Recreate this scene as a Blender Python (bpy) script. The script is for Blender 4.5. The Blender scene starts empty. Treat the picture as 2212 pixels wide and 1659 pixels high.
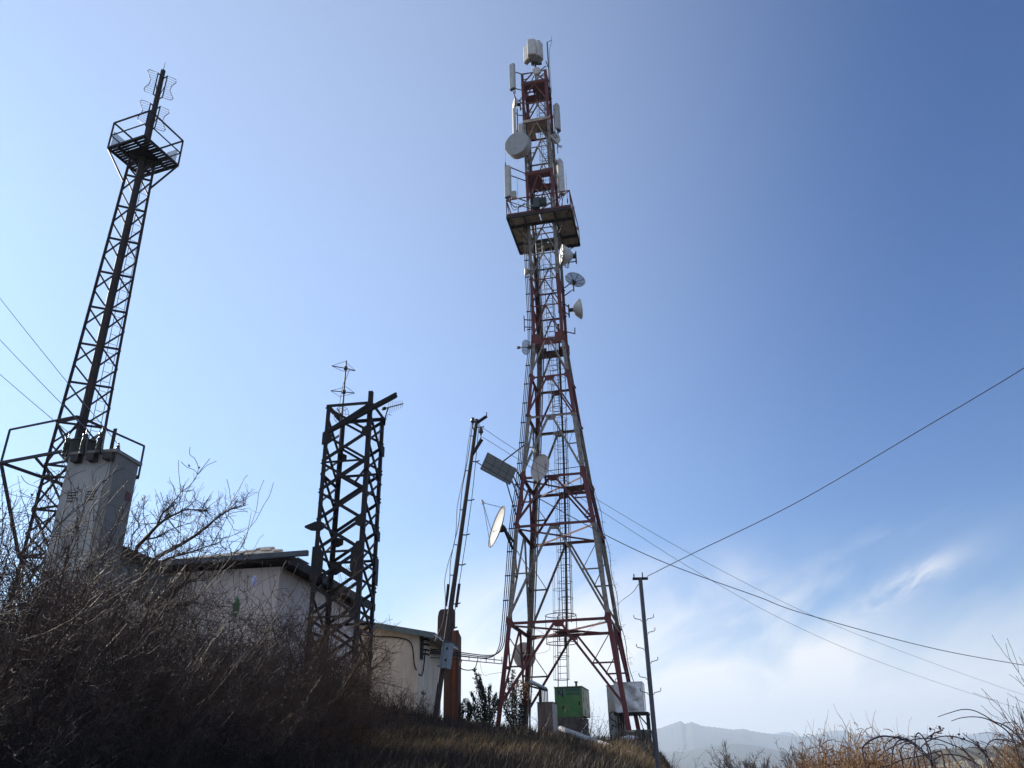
import bpy, math, random
import numpy as np
from mathutils import Vector, Matrix
random.seed(7)
rng = np.random.default_rng(7)
scene = bpy.context.scene
COL = scene.collection
R = math.radians
V = Vector

# ------------------------------------------------------------------ camera
PW, PH, FPX = 2212.0, 1659.0, 1720.0
PITCH, ROLL = R(25.5), R(-1.3)
EYE = V((0, 0, 1.6))
fwd = V((0, math.cos(PITCH), math.sin(PITCH)))
_r0 = V((1, 0, 0)); _u0 = _r0.cross(fwd)
cright = math.cos(ROLL) * _r0 + math.sin(ROLL) * _u0
cup = -math.sin(ROLL) * _r0 + math.cos(ROLL) * _u0
cam_d = bpy.data.cameras.new("camera"); cam = bpy.data.objects.new("camera", cam_d); COL.objects.link(cam)
cam_d.sensor_width = 36; cam_d.lens = 36 * FPX / PW; cam_d.clip_start = 0.05; cam_d.clip_end = 60000
m = Matrix((cright, cup, -fwd)).transposed().to_4x4(); m.translation = EYE
cam.matrix_world = m
scene.camera = cam

def ray(x, y):
    return fwd + cright * ((x - PW / 2) / FPX) - cup * ((y - PH / 2) / FPX)
def at(x, y, Y):                       # survey point of the photograph at a known distance
    d = ray(x, y); return EYE + d * (Y / d.y)
def onz(x, y, z):                      # ... or at a known height
    d = ray(x, y); return EYE + d * ((z - EYE.z) / d.z)
def Z(x0, y0, s):
    return lambda x, y: ((x0 + x / s) / 1.507, (y0 + y / s) / 1.507)
z5 = Z(1600, 100, 4.147); z6 = Z(1600, 450, 3.686); z7 = Z(1600, 780, 3.686)
z8 = Z(1500, 1150, 2.765); zl = Z(1550, 1500, 2.7655); zb = Z(1500, 1900, 2.766)
zg = Z(1700, 2150, 4.424); zk = Z(0, 1300, 3.318); zm = Z(250, 150, 3.0156); zs = Z(1000, 1150, 3.3175)
zt = Z(980, 1600, 2.552); zr = Z(2733, 2050, 3.687); zd = Z(1640, 1380, 6.382); zp = Z(1350, 1900, 5.53)
zo = Z(1400, 1300, 1.58); zh = Z(300, 1560, 3.687)

# ------------------------------------------------------------------ materials
def mat(name, c1, c2=None, scale=3.0, rough=0.7, metal=0.0, bump=0.0, ramp=(0.4, 0.65), detail=6, spec=None, stretch=None, trans=0.0):
    mt = bpy.data.materials.new(name); mt.use_nodes = True
    nt = mt.node_tree; b = nt.nodes["Principled BSDF"]
    b.inputs["Roughness"].default_value = rough; b.inputs["Metallic"].default_value = metal
    if spec is not None: b.inputs["Specular IOR Level"].default_value = spec
    if c2 is None:
        b.inputs["Base Color"].default_value = (*c1, 1)
    if c2 is not None or bump:
        g = nt.nodes.new("ShaderNodeNewGeometry"); n = nt.nodes.new("ShaderNodeTexNoise")
        n.inputs["Scale"].default_value = scale; n.inputs["Detail"].default_value = detail; n.inputs["Roughness"].default_value = 0.65
        if stretch:
            mp = nt.nodes.new("ShaderNodeMapping"); mp.inputs["Scale"].default_value = stretch
            nt.links.new(g.outputs["Position"], mp.inputs[0]); nt.links.new(mp.outputs[0], n.inputs["Vector"])
        else:
            nt.links.new(g.outputs["Position"], n.inputs["Vector"])
        if c2 is not None:
            r = nt.nodes.new("ShaderNodeValToRGB"); r.color_ramp.elements[0].position, r.color_ramp.elements[1].position = ramp
            r.color_ramp.elements[0].color = (*c1, 1); r.color_ramp.elements[1].color = (*c2, 1)
            nt.links.new(n.outputs["Fac"], r.inputs[0]); nt.links.new(r.outputs[0], b.inputs["Base Color"])
        if bump:
            bp = nt.nodes.new("ShaderNodeBump"); bp.inputs["Strength"].default_value = bump; bp.inputs["Distance"].default_value = 0.05
            nt.links.new(n.outputs["Fac"], bp.inputs["Height"]); nt.links.new(bp.outputs[0], b.inputs["Normal"])
    return mt

def island_mat(name, stops, rough=0.8, trans=0.0, spec=0.3):
    mt = bpy.data.materials.new(name); mt.use_nodes = True; nt = mt.node_tree
    b = nt.nodes["Principled BSDF"]; b.inputs["Roughness"].default_value = rough; b.inputs["Specular IOR Level"].default_value = spec
    g = nt.nodes.new("ShaderNodeNewGeometry"); r = nt.nodes.new("ShaderNodeValToRGB")
    el = r.color_ramp.elements
    el[0].position, el[0].color = stops[0][0], (*stops[0][1], 1); el[1].position, el[1].color = stops[-1][0], (*stops[-1][1], 1)
    for p, c in stops[1:-1]:
        e = el.new(p); e.color = (*c, 1)
    nt.links.new(g.outputs["Random Per Island"], r.inputs[0]); nt.links.new(r.outputs[0], b.inputs["Base Color"])
    if trans:
        t = nt.nodes.new("ShaderNodeBsdfTranslucent"); mx = nt.nodes.new("ShaderNodeMixShader"); mx.inputs[0].default_value = trans
        nt.links.new(r.outputs[0], t.inputs[0]); nt.links.new(b.outputs[0], mx.inputs[1]); nt.links.new(t.outputs[0], mx.inputs[2])
        nt.links.new(mx.outputs[0], nt.nodes["Material Output"].inputs[0])
    return mt

# red and pale grey aviation bands painted up the lattice tower, flaking to bare steel and rust
def tower_paint():
    mt = bpy.data.materials.new("tower_paint"); mt.use_nodes = True; nt = mt.node_tree; b = nt.nodes["Principled BSDF"]
    b.inputs["Roughness"].default_value = 0.6
    g = nt.nodes.new("ShaderNodeNewGeometry"); s = nt.nodes.new("ShaderNodeSeparateXYZ"); nt.links.new(g.outputs["Position"], s.inputs[0])
    mr = nt.nodes.new("ShaderNodeMapRange"); mr.inputs["From Min"].default_value = 0; mr.inputs["From Max"].default_value = 50
    nt.links.new(s.outputs["Z"], mr.inputs["Value"])
    r = nt.nodes.new("ShaderNodeValToRGB"); r.color_ramp.interpolation = 'CONSTANT'
    red, grey = (0.135, 0.011, 0.012, 1), (0.24, 0.215, 0.175, 1)
    bands = [(0, red), (7.4, grey), (11.5, red), (14.3, grey), (17.25, red), (19.9, grey), (21.8, red), (25.85, grey), (31.2, red), (33.35, grey), (37.1, red)]
    el = r.color_ramp.elements; el[0].position = 0; el[0].color = red; el[1].position = 7.4 / 50; el[1].color = grey
    for z, c in bands[2:]:
        e = el.new(z / 50); e.color = c
    nt.links.new(mr.outputs[0], r.inputs[0])
    n = nt.nodes.new("ShaderNodeTexNoise"); n.inputs["Scale"].default_value = 5; n.inputs["Detail"].default_value = 8; n.inputs["Roughness"].default_value = 0.75
    nt.links.new(g.outputs["Position"], n.inputs["Vector"])
    r2 = nt.nodes.new("ShaderNodeValToRGB"); r2.color_ramp.elements[0].position = 0.46; r2.color_ramp.elements[1].position = 0.66
    nt.links.new(n.outputs["Fac"], r2.inputs[0])
    mx = nt.nodes.new("ShaderNodeMixRGB"); mx.inputs[2].default_value = (0.06, 0.034, 0.026, 1)
    nt.links.new(r2.outputs[0], mx.inputs[0]); nt.links.new(r.outputs[0], mx.inputs[1]); nt.links.new(mx.outputs[0], b.inputs["Base Color"])
    return mt

M = {
 'tower': tower_paint(),
 'grey_steel': mat('weathered_steel', (0.22, 0.20, 0.17), (0.10, 0.065, 0.045), 6, 0.65),
 'red_plate': mat('red_plate', (0.16, 0.02, 0.018), (0.07, 0.03, 0.02), 5, 0.7),
 'rust_deck': mat('rusty_deck', (0.50, 0.41, 0.31), (0.30, 0.21, 0.14), 3, 0.85, bump=0.2),
 'black_steel': mat('black_rusty_steel', (0.008, 0.007, 0.009), (0.017, 0.011, 0.011), 8, 0.6, spec=.3),
 'brown_steel': mat('brown_rusty_steel', (0.018, 0.014, 0.015), (0.034, 0.021, 0.018), 6, 0.6, spec=.3),
 'white': mat('weathered_white', (0.62, 0.60, 0.54), (0.46, 0.44, 0.39), 4, 0.5),
 'antenna': mat('antenna_grey', (0.50, 0.50, 0.46), (0.38, 0.38, 0.35), 3, 0.5),
 'antenna_back': mat('antenna_back', (0.12, 0.12, 0.12), (0.07, 0.07, 0.07), 6, 0.6),
 'beige': mat('dish_beige', (0.47, 0.42, 0.38), (0.38, 0.34, 0.30), 3, 0.55),
 'dishgrey': mat('dish_grey', (0.40, 0.395, 0.38), (0.32, 0.315, 0.30), 3, 0.5),
 'mesh': None,
 'meshpane': mat('mesh_pane', (0.26, 0.27, 0.25), (0.19, 0.20, 0.185), 14, 0.7, bump=0.2),
 'dark': mat('black_rubber', (0.016, 0.016, 0.018), None, rough=0.5),
 'cable': mat('cable_black', (0.012, 0.012, 0.014), None, rough=0.7, spec=.15),
 'palecable': mat('cable_pale', (0.4, 0.36, 0.3), None, rough=0.6),
 'wire': mat('wire_grey', (0.06, 0.06, 0.065), None, rough=0.5),
 'kiosk': mat('kiosk_paint', (0.37, 0.37, 0.345), (0.27, 0.27, 0.25), 2.5, 0.55, stretch=(1, 1, .3)),
 'kioskside': mat('kiosk_render', (0.25, 0.245, 0.22), (0.17, 0.165, 0.15), 40, 0.85, bump=0.1),
 'concrete': mat('concrete', (0.30, 0.28, 0.25), (0.20, 0.185, 0.165), 6, 0.9, bump=0.25),
 'darkconcrete': mat('mossy_concrete', (0.12, 0.11, 0.09), (0.055, 0.055, 0.045), 4, 0.95, bump=0.5),
 'tarpole': mat('tarred_pole', (0.035, 0.028, 0.026), (0.06, 0.048, 0.042), 12, 0.8, stretch=(1, 1, .15), bump=.2),
 'insul': mat('insulator_glaze', (0.03, 0.035, 0.03), None, rough=0.2),
 'tank': mat('tank_green', (0.02, 0.035, 0.035), (0.04, 0.045, 0.04), 6, 0.5),
 'plaster': mat('plaster_pink', (0.80, 0.69, 0.61), (0.62, 0.53, 0.46), 2.2, 0.9, bump=0.15, stretch=(1.4, 1.4, .3), ramp=(.35, .7)),
 'plaster2': mat('plaster_cream', (0.76, 0.64, 0.49), (0.52, 0.43, 0.32), 2.0, 0.9, bump=0.35, stretch=(1.3, 1.3, .35), ramp=(.35, .7)),
 'plaster3': mat('plaster_teal', (0.32, 0.38, 0.38), (0.24, 0.29, 0.29), 2, 0.9),
 'slate': mat('roof_slate', (0.10, 0.09, 0.085), (0.17, 0.15, 0.13), 5, 0.8, bump=0.5),
 'gutter': mat('gutter_metal', (0.08, 0.095, 0.11), (0.05, 0.06, 0.07), 4, 0.5),
 'soffit': mat('dark_timber', (0.03, 0.027, 0.025), (0.05, 0.042, 0.038), 6, 0.8),
 'sheet': mat('green_sheet', (0.16, 0.20, 0.19), (0.10, 0.13, 0.12), 3, 0.45, metal=0.3),
 'zinc': mat('zinc', (0.45, 0.46, 0.46), (0.30, 0.31, 0.32), 4, 0.4, metal=0.7),
 'foil': mat('dented_foil', (0.62, 0.63, 0.64), (0.42, 0.42, 0.42), 2.2, 0.32, metal=0.75, bump=0.9, detail=4),
 'rust': mat('rust_orange', (0.19, 0.05, 0.021), (0.085, 0.03, 0.018), 3, 0.8, stretch=(2, 2, .4)),
 'rustdark': mat('rust_dark', (0.06, 0.030, 0.026), (0.04, 0.023, 0.020), 4, 0.85, stretch=(2, 2, .4)),
 'meter': mat('meter_grey', (0.24, 0.29, 0.33), (0.19, 0.23, 0.26), 8, 0.5),
 'gengreen': mat('generator_green', (0.045, 0.17, 0.04), (0.15, 0.17, 0.05), 2.6, 0.5, ramp=(0.5, 0.72)),
 'genside': mat('generator_skylit_side', (0.55, 0.56, 0.40), (0.36, 0.36, 0.25), 7, 0.7, stretch=(1, 1, .4)),  # right side paler: skylight on that face put into its colour
 'blueink': mat('lettering_blue', (0.006, 0.016, 0.085), None, rough=0.5),
 'greyink': mat('lettering_grey', (0.18, 0.16, 0.15), None, rough=0.7),
 'blackink': mat('graffiti_black', (0.04, 0.04, 0.05), None, rough=0.7),
 'maroon': mat('maroon_sign', (0.13, 0.03, 0.035), None, rough=0.5),
 'cabinet': mat('cabinet_brown', (0.17, 0.13, 0.105), (0.10, 0.075, 0.06), 5, 0.75, stretch=(1, 1, .3)),
 'cabinetpale': mat('cabinet_skylit_side', (0.60, 0.57, 0.50), (0.45, 0.42, 0.36), 5, 0.7),  # pale right face: skylight worked into the cabinet colour
 'cabinetgrey': mat('cabinet_grey', (0.42, 0.43, 0.42), (0.33, 0.34, 0.33), 2, 0.6),
 'bagwhite': mat('bag_white', (0.62, 0.66, 0.70), (0.50, 0.54, 0.58), 10, 0.4),
 'baggreen': mat('bag_green', (0.05, 0.15, 0.05), (0.10, 0.2, 0.06), 12, 0.4),
 'bagcream': mat('bag_cream', (0.66, 0.60, 0.46), (0.40, 0.36, 0.28), 10, 0.5),
 'bagblue': mat('bag_blue', (0.42, 0.48, 0.75), None, rough=0.5),
 'galv': mat('galvanised', (0.085, 0.09, 0.105), (0.06, 0.065, 0.08), 8, 0.5, metal=0.2),
 'whitepipe': mat('lying_pole', (0.42, 0.41, 0.385), (0.24, 0.23, 0.21), 5, 0.7),
 'bark': mat('bark', (0.085, 0.058, 0.048), (0.05, 0.034, 0.03), 20, 0.75),
 'twig': mat('twig', (0.095, 0.064, 0.048), (0.042, 0.028, 0.023), 3, 0.65, spec=0.18),
 'twigshade': mat('twig_shade', (0.030, 0.026, 0.027), (0.016, 0.015, 0.017), 3, 0.8, spec=.1),  # darker twig copy: shade at the thicket's foot put into the colour
 'offsetcream': mat('dish_cream', (0.205, 0.19, 0.168), (0.16, 0.148, 0.13), 3, 0.6),
 'stone': mat('stone', (0.26, 0.25, 0.23), (0.15, 0.145, 0.13), 9, 0.95, bump=.4),
 'twigwarm': mat('twig_warm', (0.12, 0.072, 0.045), (0.055, 0.034, 0.024), 3, 0.75, spec=.12),
 'bramble': mat('bramble', (0.06, 0.03, 0.035), (0.035, 0.02, 0.025), 8, 0.5),
 'roofpale': mat('pale_roof', (0.42, 0.40, 0.31), (0.30, 0.29, 0.22), 3, 0.9, bump=0.2),
}
def mesh_mat():
    mt = bpy.data.materials.new("perforated_mesh"); mt.use_nodes = True; nt = mt.node_tree
    b = nt.nodes["Principled BSDF"]; b.inputs["Base Color"].default_value = (0.22, 0.24, 0.25, 1); b.inputs["Roughness"].default_value = .5
    t = nt.nodes.new("ShaderNodeBsdfTransparent"); mx = nt.nodes.new("ShaderNodeMixShader"); mx.inputs[0].default_value = 0.55
    nt.links.new(b.outputs[0], mx.inputs[1]); nt.links.new(t.outputs[0], mx.inputs[2]); nt.links.new(mx.outputs[0], nt.nodes["Material Output"].inputs[0])
    return mt
M['mesh'] = mesh_mat()

# ------------------------------------------------------------------ geometry helpers
ORIG = {}
def frame(d, up=None):
    d = d.normalized()
    u = V(up) if up is not None else (V((0, 0, 1)) if abs(d.z) < 0.95 else V((0, 1, 0)))
    s = d.cross(u)
    if s.length < 1e-6: s = d.cross(V((1, 0, 0)))
    s.normalize(); u = s.cross(d).normalized()
    return d, s, u
class G:
    def __init__(self): self.v = []; self.f = []; self.sm = []
    def add(self, vs, fs, smooth=False):
        o = len(self.v); self.v += [tuple(p) for p in vs]; self.f += [tuple(i + o for i in f) for f in fs]; self.sm += [smooth] * len(fs); return self
    def hexa(self, p):  # 8 points: bottom 4, top 4
        return self.add(p, [(3, 2, 1, 0), (4, 5, 6, 7), (0, 1, 5, 4), (1, 2, 6, 5), (2, 3, 7, 6), (3, 0, 4, 7)])
    def box(self, c, sx, sy, sz, ex=V((1, 0, 0)), ey=V((0, 1, 0)), ez=V((0, 0, 1))):
        c = V(c); a, b, d = ex * sx / 2, ey * sy / 2, ez * sz / 2
        return self.hexa([c - a - b - d, c + a - b - d, c + a + b - d, c - a + b - d, c - a - b + d, c + a - b + d, c + a + b + d, c - a + b + d])
    def bar(self, p, q, w, h=None, up=None):
        p, q = V(p), V(q); h = h or w; d, s, u = frame(q - p, up)
        a, b = s * w / 2, u * h / 2
        return self.hexa([p - a - b, p + a - b, p + a + b, p - a + b, q - a - b, q + a - b, q + a + b, q - a + b])
    def angle(self, p, q, s, t, a, b):  # steel angle: two thin flanges along a and b from the heel line p-q
        p, q = V(p), V(q); a = V(a).normalized(); b = V(b).normalized()
        prof = [V((0, 0, 0)), a * s, a * s + b * t, a * t + b * t, a * t + b * s, b * s]
        vs = [p + x for x in prof] + [q + x for x in prof]
        fs = [(i, (i + 1) % 6, 6 + (i + 1) % 6, 6 + i) for i in range(6)] + [(3, 2, 1, 0), (5, 4, 3, 0), (6, 7, 8, 9), (6, 9, 10, 11)]
        return self.add(vs, fs)
    def tube(self, pts, r, n=8, r2=None, cap=True, smooth=True):
        pts = [V(p) for p in pts]; N = len(pts); vs = []; fs = []; r2 = r if r2 is None else r2
        su = None
        for i, p in enumerate(pts):
            d = (pts[min(i + 1, N - 1)] - pts[max(i - 1, 0)])
            if d.length < 1e-9: d = V((0, 0, 1))
            d, s, u = frame(d, su); su = u
            rr = r + (r2 - r) * i / max(1, N - 1)
            for k in range(n):
                a = 2 * math.pi * k / n; vs.append(p + s * (math.cos(a) * rr) + u * (math.sin(a) * rr))
        for i in range(N - 1):
            for k in range(n):
                fs.append((i * n + k, i * n + (k + 1) % n, (i + 1) * n + (k + 1) % n, (i + 1) * n + k))
        self.add(vs, fs, smooth)
        if cap: self.add(vs[:n], [tuple(reversed(range(n)))]); self.add(vs[-n:], [tuple(range(n))])
        return self
    def lathe(self, c, axis, prof, n=32, smooth=True, up=None, sx=1.0):  # prof: (radius, along axis)
        c = V(c); d, s, u = frame(V(axis), up); vs = []; fs = []
        for r, h in prof:
            for k in range(n):
                a = 2 * math.pi * k / n; vs.append(c + d * h + s * (math.cos(a) * r * sx) + u * (math.sin(a) * r))
        for i in range(len(prof) - 1):
            for k in range(n):
                fs.append((i * n + k, i * n + (k + 1) % n, (i + 1) * n + (k + 1) % n, (i + 1) * n + k))
        return self.add(vs, fs, smooth)
    def plate(self, pts, t, nrm=None):   # flat polygon with thickness
        pts = [V(p) for p in pts]
        n = V(nrm).normalized() if nrm is not None else (pts[1] - pts[0]).cross(pts[2] - pts[0]).normalized()
        k = len(pts); vs = [p - n * t / 2 for p in pts] + [p + n * t / 2 for p in pts]
        return self.add(vs, [tuple(reversed(range(k))), tuple(range(k, 2 * k))] + [(i, (i + 1) % k, k + (i + 1) % k, k + i) for i in range(k)])
    def build(self, name, m, parent=None, smooth=None):
        me = bpy.data.meshes.new(name); o0 = ORIG.get(parent.name, V((0, 0, 0))) if parent else V((0, 0, 0))
        me.from_pydata([(x - o0.x, y - o0.y, z - o0.z) for x, y, z in self.v], [], self.f)
        me.polygons.foreach_set('use_smooth', self.sm)
        me.materials.append(M[m] if isinstance(m, str) else m)
        me.update()
        o = bpy.data.objects.new(name, me); COL.objects.link(o)
        if parent: o.parent = parent
        ORIG[o.name] = o0.copy()
        return o
def tag(o, label=None, cat=None, group=None, kind=None):
    if label: o['label'] = label
    if cat: o['category'] = cat
    if group: o['group'] = group
    if kind: o['kind'] = kind
    return o
def thing(name, loc, label, cat, group=None):
    o = bpy.data.objects.new(name, None); COL.objects.link(o); o.location = loc; o.empty_display_size = .2
    ORIG[o.name] = V(loc); return tag(o, label, cat, group)
def copy_tree(o, parent=None):
    c = o.copy(); COL.objects.link(c)
    if parent: c.parent = parent
    for ch in list(o.children): copy_tree(ch, c)
    return c
def sag(p, q, s, n=24):
    p, q = V(p), V(q); out = []
    for i in range(n + 1):
        t = i / n; a = p.lerp(q, t); a.z -= s * 4 * t * (1 - t); out.append(a)
    return out
def curve3(pts, n=10):   # Catmull-Rom
    pts = [V(p) for p in pts]; P = [pts[0] * 2 - pts[1]] + pts + [pts[-1] * 2 - pts[-2]]; out = []
    for i in range(1, len(P) - 2):
        for k in range(n):
            t = k / n; a, b, c, d = P[i - 1:i + 3]
            out.append(0.5 * ((2 * b) + (c - a) * t + (2 * a - 5 * b + 4 * c - d) * t * t + (3 * b - a - 3 * c + d) * t ** 3))
    out.append(pts[-1]); return out
YAW = R(11.97); EX = V((math.cos(YAW), -math.sin(YAW), 0)); EY = V((math.sin(YAW), math.cos(YAW), 0)); EZ = V((0, 0, 1))
HYAW = R(8); HX = V((math.cos(HYAW), -math.sin(HYAW), 0)); HY = V((math.sin(HYAW), math.cos(HYAW), 0))

# ------------------------------------------------------------------ terrain
def sstep(a, b, x):
    t = np.clip((x - a) / (b - a), 0, 1); return t * t * (3 - 2 * t)
def ground_z(x, y):
    x = np.asarray(x, float); y = np.asarray(y, float)
    P = 2.22 + 0.165 * np.clip(2.0 - x, 0, 5) + 0.11 * np.clip(-x - 3, 0, 9)
    k = np.clip((-x - 2.5) / 5, 0, 1)
    z1 = 1.22 + .55 * k - .16 * np.clip(x, 0, 3)
    L = 24 - 13 * k
    z = z1 * sstep(1.5, 7.0, y) + (P - z1) * np.clip((y - 6) / L, 0, 1)
    xe = 0.9 + 0.17 * (np.clip(y, 0, 46) - 12)
    e = sstep(xe, xe + 3.2, x)
    z = z * (1 - e) - e * np.clip(y - 10, 0, 60) * 0.06
    z = z - 3.0 * sstep(46, 60, y)
    z = z - 55 * sstep(60, 600, y) - 3.0 * sstep(40, 120, np.abs(x)) - 52 * sstep(120, 600, np.abs(x)) * (1 - sstep(60, 600, y))
    near = np.exp(-(np.maximum(np.abs(x), np.abs(y - 20)) / 45) ** 2)
    b = 0.10 * np.sin(x * 1.3 + 0.7 * np.sin(y * .9)) * np.sin(y * 1.1 + x * .4) + 0.05 * np.sin(x * 3.1 + y * 1.7) * np.sin(y * 2.7 - x)
    return z + b * near
def gz(x, y): return float(ground_z(x, y))

def axis_coords(lo, hi, dense, far):
    a = list(np.arange(lo, hi + 1e-6, dense)); s = dense; p = a[-1]; q = a[0]; r = []; l = []
    while p < far:
        s *= 1.22; p += s; q -= s; r.append(p); l.append(q)
    return np.array(l[::-1] + a + r)
xs = axis_coords(-22, 14, 0.4, 14000); ys = axis_coords(-4, 48, 0.4, 14000)
XX, YY = np.meshgrid(xs, ys); ZZ = ground_z(XX, YY)
g = G(); nx, ny = len(xs), len(ys)
g.v = [tuple(t) for t in np.stack([XX.ravel(), YY.ravel(), ZZ.ravel()], 1).tolist()]
g.f = [(j * nx + i, j * nx + i + 1, (j + 1) * nx + i + 1, (j + 1) * nx + i) for j in range(ny - 1) for i in range(nx - 1)]
g.sm = [True] * len(g.f)
M['soil'] = mat('soil', (0.03, 0.024, 0.018), (0.018, 0.018, 0.012), 1.4, 0.95, bump=0.6)
tag(g.build('ground', 'soil'), kind='structure')

# dry grass: single blades over the slope we look at
def grass(name, n, region, hmin, hmax, width, stops, label, trans=.35, clump=True):
    xs_, ys_ = [], []
    y0, y1 = region[0]
    while sum(map(len, xs_)) < n:
        y = y0 * (y1 / y0) ** rng.random(n)
        x = -0.75 * y + rng.random(n) * (1.05 * y)
        keep = np.ones(n, bool)
        if region[1]: keep = region[1](x, y)
        if clump:
            d = 0.5 + 0.5 * np.sin(x * 2.1 + 1.3 * np.sin(y * 1.7)) * np.sin(y * 2.4 + x)
            keep &= rng.random(n) < 0.25 + 0.75 * d
        xs_.append(x[keep]); ys_.append(y[keep])
    x = np.concatenate(xs_)[:n]; y = np.concatenate(ys_)[:n]; z = ground_z(x, y) - .03
    h = (hmin + (hmax - hmin) * rng.random(n) ** 1.8) * (1 + .006 * y); a = rng.random(n) * 6.283; lean = h * (0.2 + .75 * rng.random(n) ** 2)
    w = width * (.6 + .8 * rng.random(n)) * (1 + .035 * y)
    la = rng.normal(0.5, 1.1, n); dx, dy = np.cos(la), np.sin(la)
    sx, sy = np.cos(a) * w / 2, np.sin(a) * w / 2
    P = np.zeros((n, 5, 3))
    P[:, 0] = np.stack([x - sx, y - sy, z], 1); P[:, 1] = np.stack([x + sx, y + sy, z], 1)
    P[:, 2] = np.stack([x + sx * .8 + dx * lean * .3, y + sy * .8 + dy * lean * .3, z + h * .6], 1)
    P[:, 3] = np.stack([x - sx * .8 + dx * lean * .3, y - sy * .8 + dy * lean * .3, z + h * .6], 1)
    P[:, 4] = np.stack([x + dx * lean, y + dy * lean, z + h * .95], 1)
    me = bpy.data.meshes.new(name); me.vertices.add(5 * n); me.vertices.foreach_set('co', P.ravel())
    base = (np.arange(n) * 5)[:, None]
    loops = np.concatenate([base + np.array([[0, 1, 2, 3]]), base + np.array([[3, 2, 4]])], 1).ravel()
    me.loops.add(len(loops)); me.loops.foreach_set('vertex_index', loops.astype(np.int32))
    starts = np.stack([np.arange(n) * 7, np.arange(n) * 7 + 4], 1).ravel()
    me.polygons.add(2 * n); me.polygons.foreach_set('loop_start', starts.astype(np.int32))
    me.update(calc_edges=True); me.validate()
    me.materials.append(island_mat(name, stops, .7, trans))
    o = bpy.data.objects.new(name, me); COL.objects.link(o)
    return tag(o, label, 'grass', kind='stuff')
grass('dry_grass', 95000, ((7.5, 40), lambda x, y: x < 1.6 + .17 * (y - 12) + 1.6), .10, .34, .010,
      [(0, (.018, .016, .014)), (.4, (.036, .028, .024)), (.75, (.062, .045, .034)), (.93, (.11, .078, .045)), (1, (.20, .15, .08))], 'dry brown winter grass covering the slope below the towers')
grass('straw_grass', 15000, ((9, 30), lambda x, y: (np.hypot((x + 1.5) / 1.15, (y - 15.5) / 2.2) < 1 + .4 * rng.random(len(x))) | (np.hypot((x - 2.6) / 1.0, (y - 21) / 4) < 1) | (np.hypot((x + .4) / 2, (y - 16) / 2.5) < .8)), .12, .34, .011,
      [(0, (.07, .05, .03)), (.5, (.16, .11, .055)), (1, (.30, .21, .11))], 'pale straw coloured grass tufts in the foreground of the slope', clump=False)
grass('green_grass', 14000, ((8, 30), lambda x, y: np.sin(x * .9 + 1) * np.sin(y * .55 + .4) > .25), .05, .16, .010,
      [(0, (.018, .04, .018)), (1, (.035, .07, .03))], 'short dark green grass between the dry tufts')

# ------------------------------------------------------------------ woody plants
class Twigs:
    def __init__(self): self.pl = []
    def add(self, pts, r0, r1): self.pl.append((pts, r0, r1))
    def mesh(self, n=3):
        g = G()
        for pts, r0, r1 in self.pl:
            g.tube(pts, r0, n if r0 < .02 else 6, r1, cap=False, smooth=True)
        return g
def rv(s=1.0): return V((random.gauss(0, s), random.gauss(0, s), random.gauss(0, s)))
def grow(T, p, d, L, r, depth, nseg=4, curl=.18, up=.05, kids=4, spread=.75, shrink=.62, rmin=.0022):
    d = d.normalized(); pts = [p.copy()]; q = p.copy(); nodes = []
    for i in range(nseg):
        d = (d + rv(curl) + V((0, 0, up))).normalized(); q = q + d * (L / nseg); pts.append(q.copy()); nodes.append((q.copy(), d.copy(), (i + 1) / nseg))
    T.add(pts, r, max(rmin, r * .45))
    if depth <= 0: return
    for k in range(kids):
        n, nd, t = random.choice(nodes); b = random.random()
        dd = (nd + rv(spread)).normalized()
        grow(T, n, dd, L * shrink * (.6 + .6 * random.random()), max(rmin, r * (1 - .5 * t) * .55), depth - 1, nseg, curl, up, kids, spread, shrink, rmin)
def shrub_mesh(seed, H=2.4, stems=16, dens=1.0, lean=V((.25, 0, 0)), rmin=.003, wide=.55, kids=6):
    random.seed(seed); T = Twigs()
    for s in range(int(stems * dens)):
        a = random.random() * 6.283; rr = .5 * math.sqrt(random.random())
        p = V((math.cos(a) * rr, math.sin(a) * rr, -.1)); d = V((math.cos(a) * wide, math.sin(a) * wide, 1)) + lean * random.random() * 1.5 + rv(.12)
        L = H * (.55 + .5 * random.random())
        grow(T, p, d, L, .008 + .007 * random.random(), 2, 6, .17, .02, kids, .85, .40, rmin)
    g = T.mesh()
    for k in range(int(420 * dens)):      # leaf-like flakes added to the twigs to catch the sun as bright flecks
        pts, _, _ = random.choice(T.pl); c = random.choice(pts[1:]) + rv(.012); d_ = rv(1).normalized(); _, s_, u_ = frame(d_); l = .012 + .022 * random.random()
        g.add([c, c + s_ * l * .45 + d_ * l * .5, c + d_ * l, c - s_ * l * .4 + d_ * l * .5], [(0, 1, 2, 3)])
    return g
def place(mesh_obj, first, x, y, s, rot, sz=1.0, z=None):
    o = mesh_obj if first else mesh_obj.copy()
    if not first: COL.objects.link(o)
    o.location = (x, y, gz(x, y) - .05 if z is None else z); o.rotation_euler = (0, 0, rot); o.scale = (s, s, s * sz); return o

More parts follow.
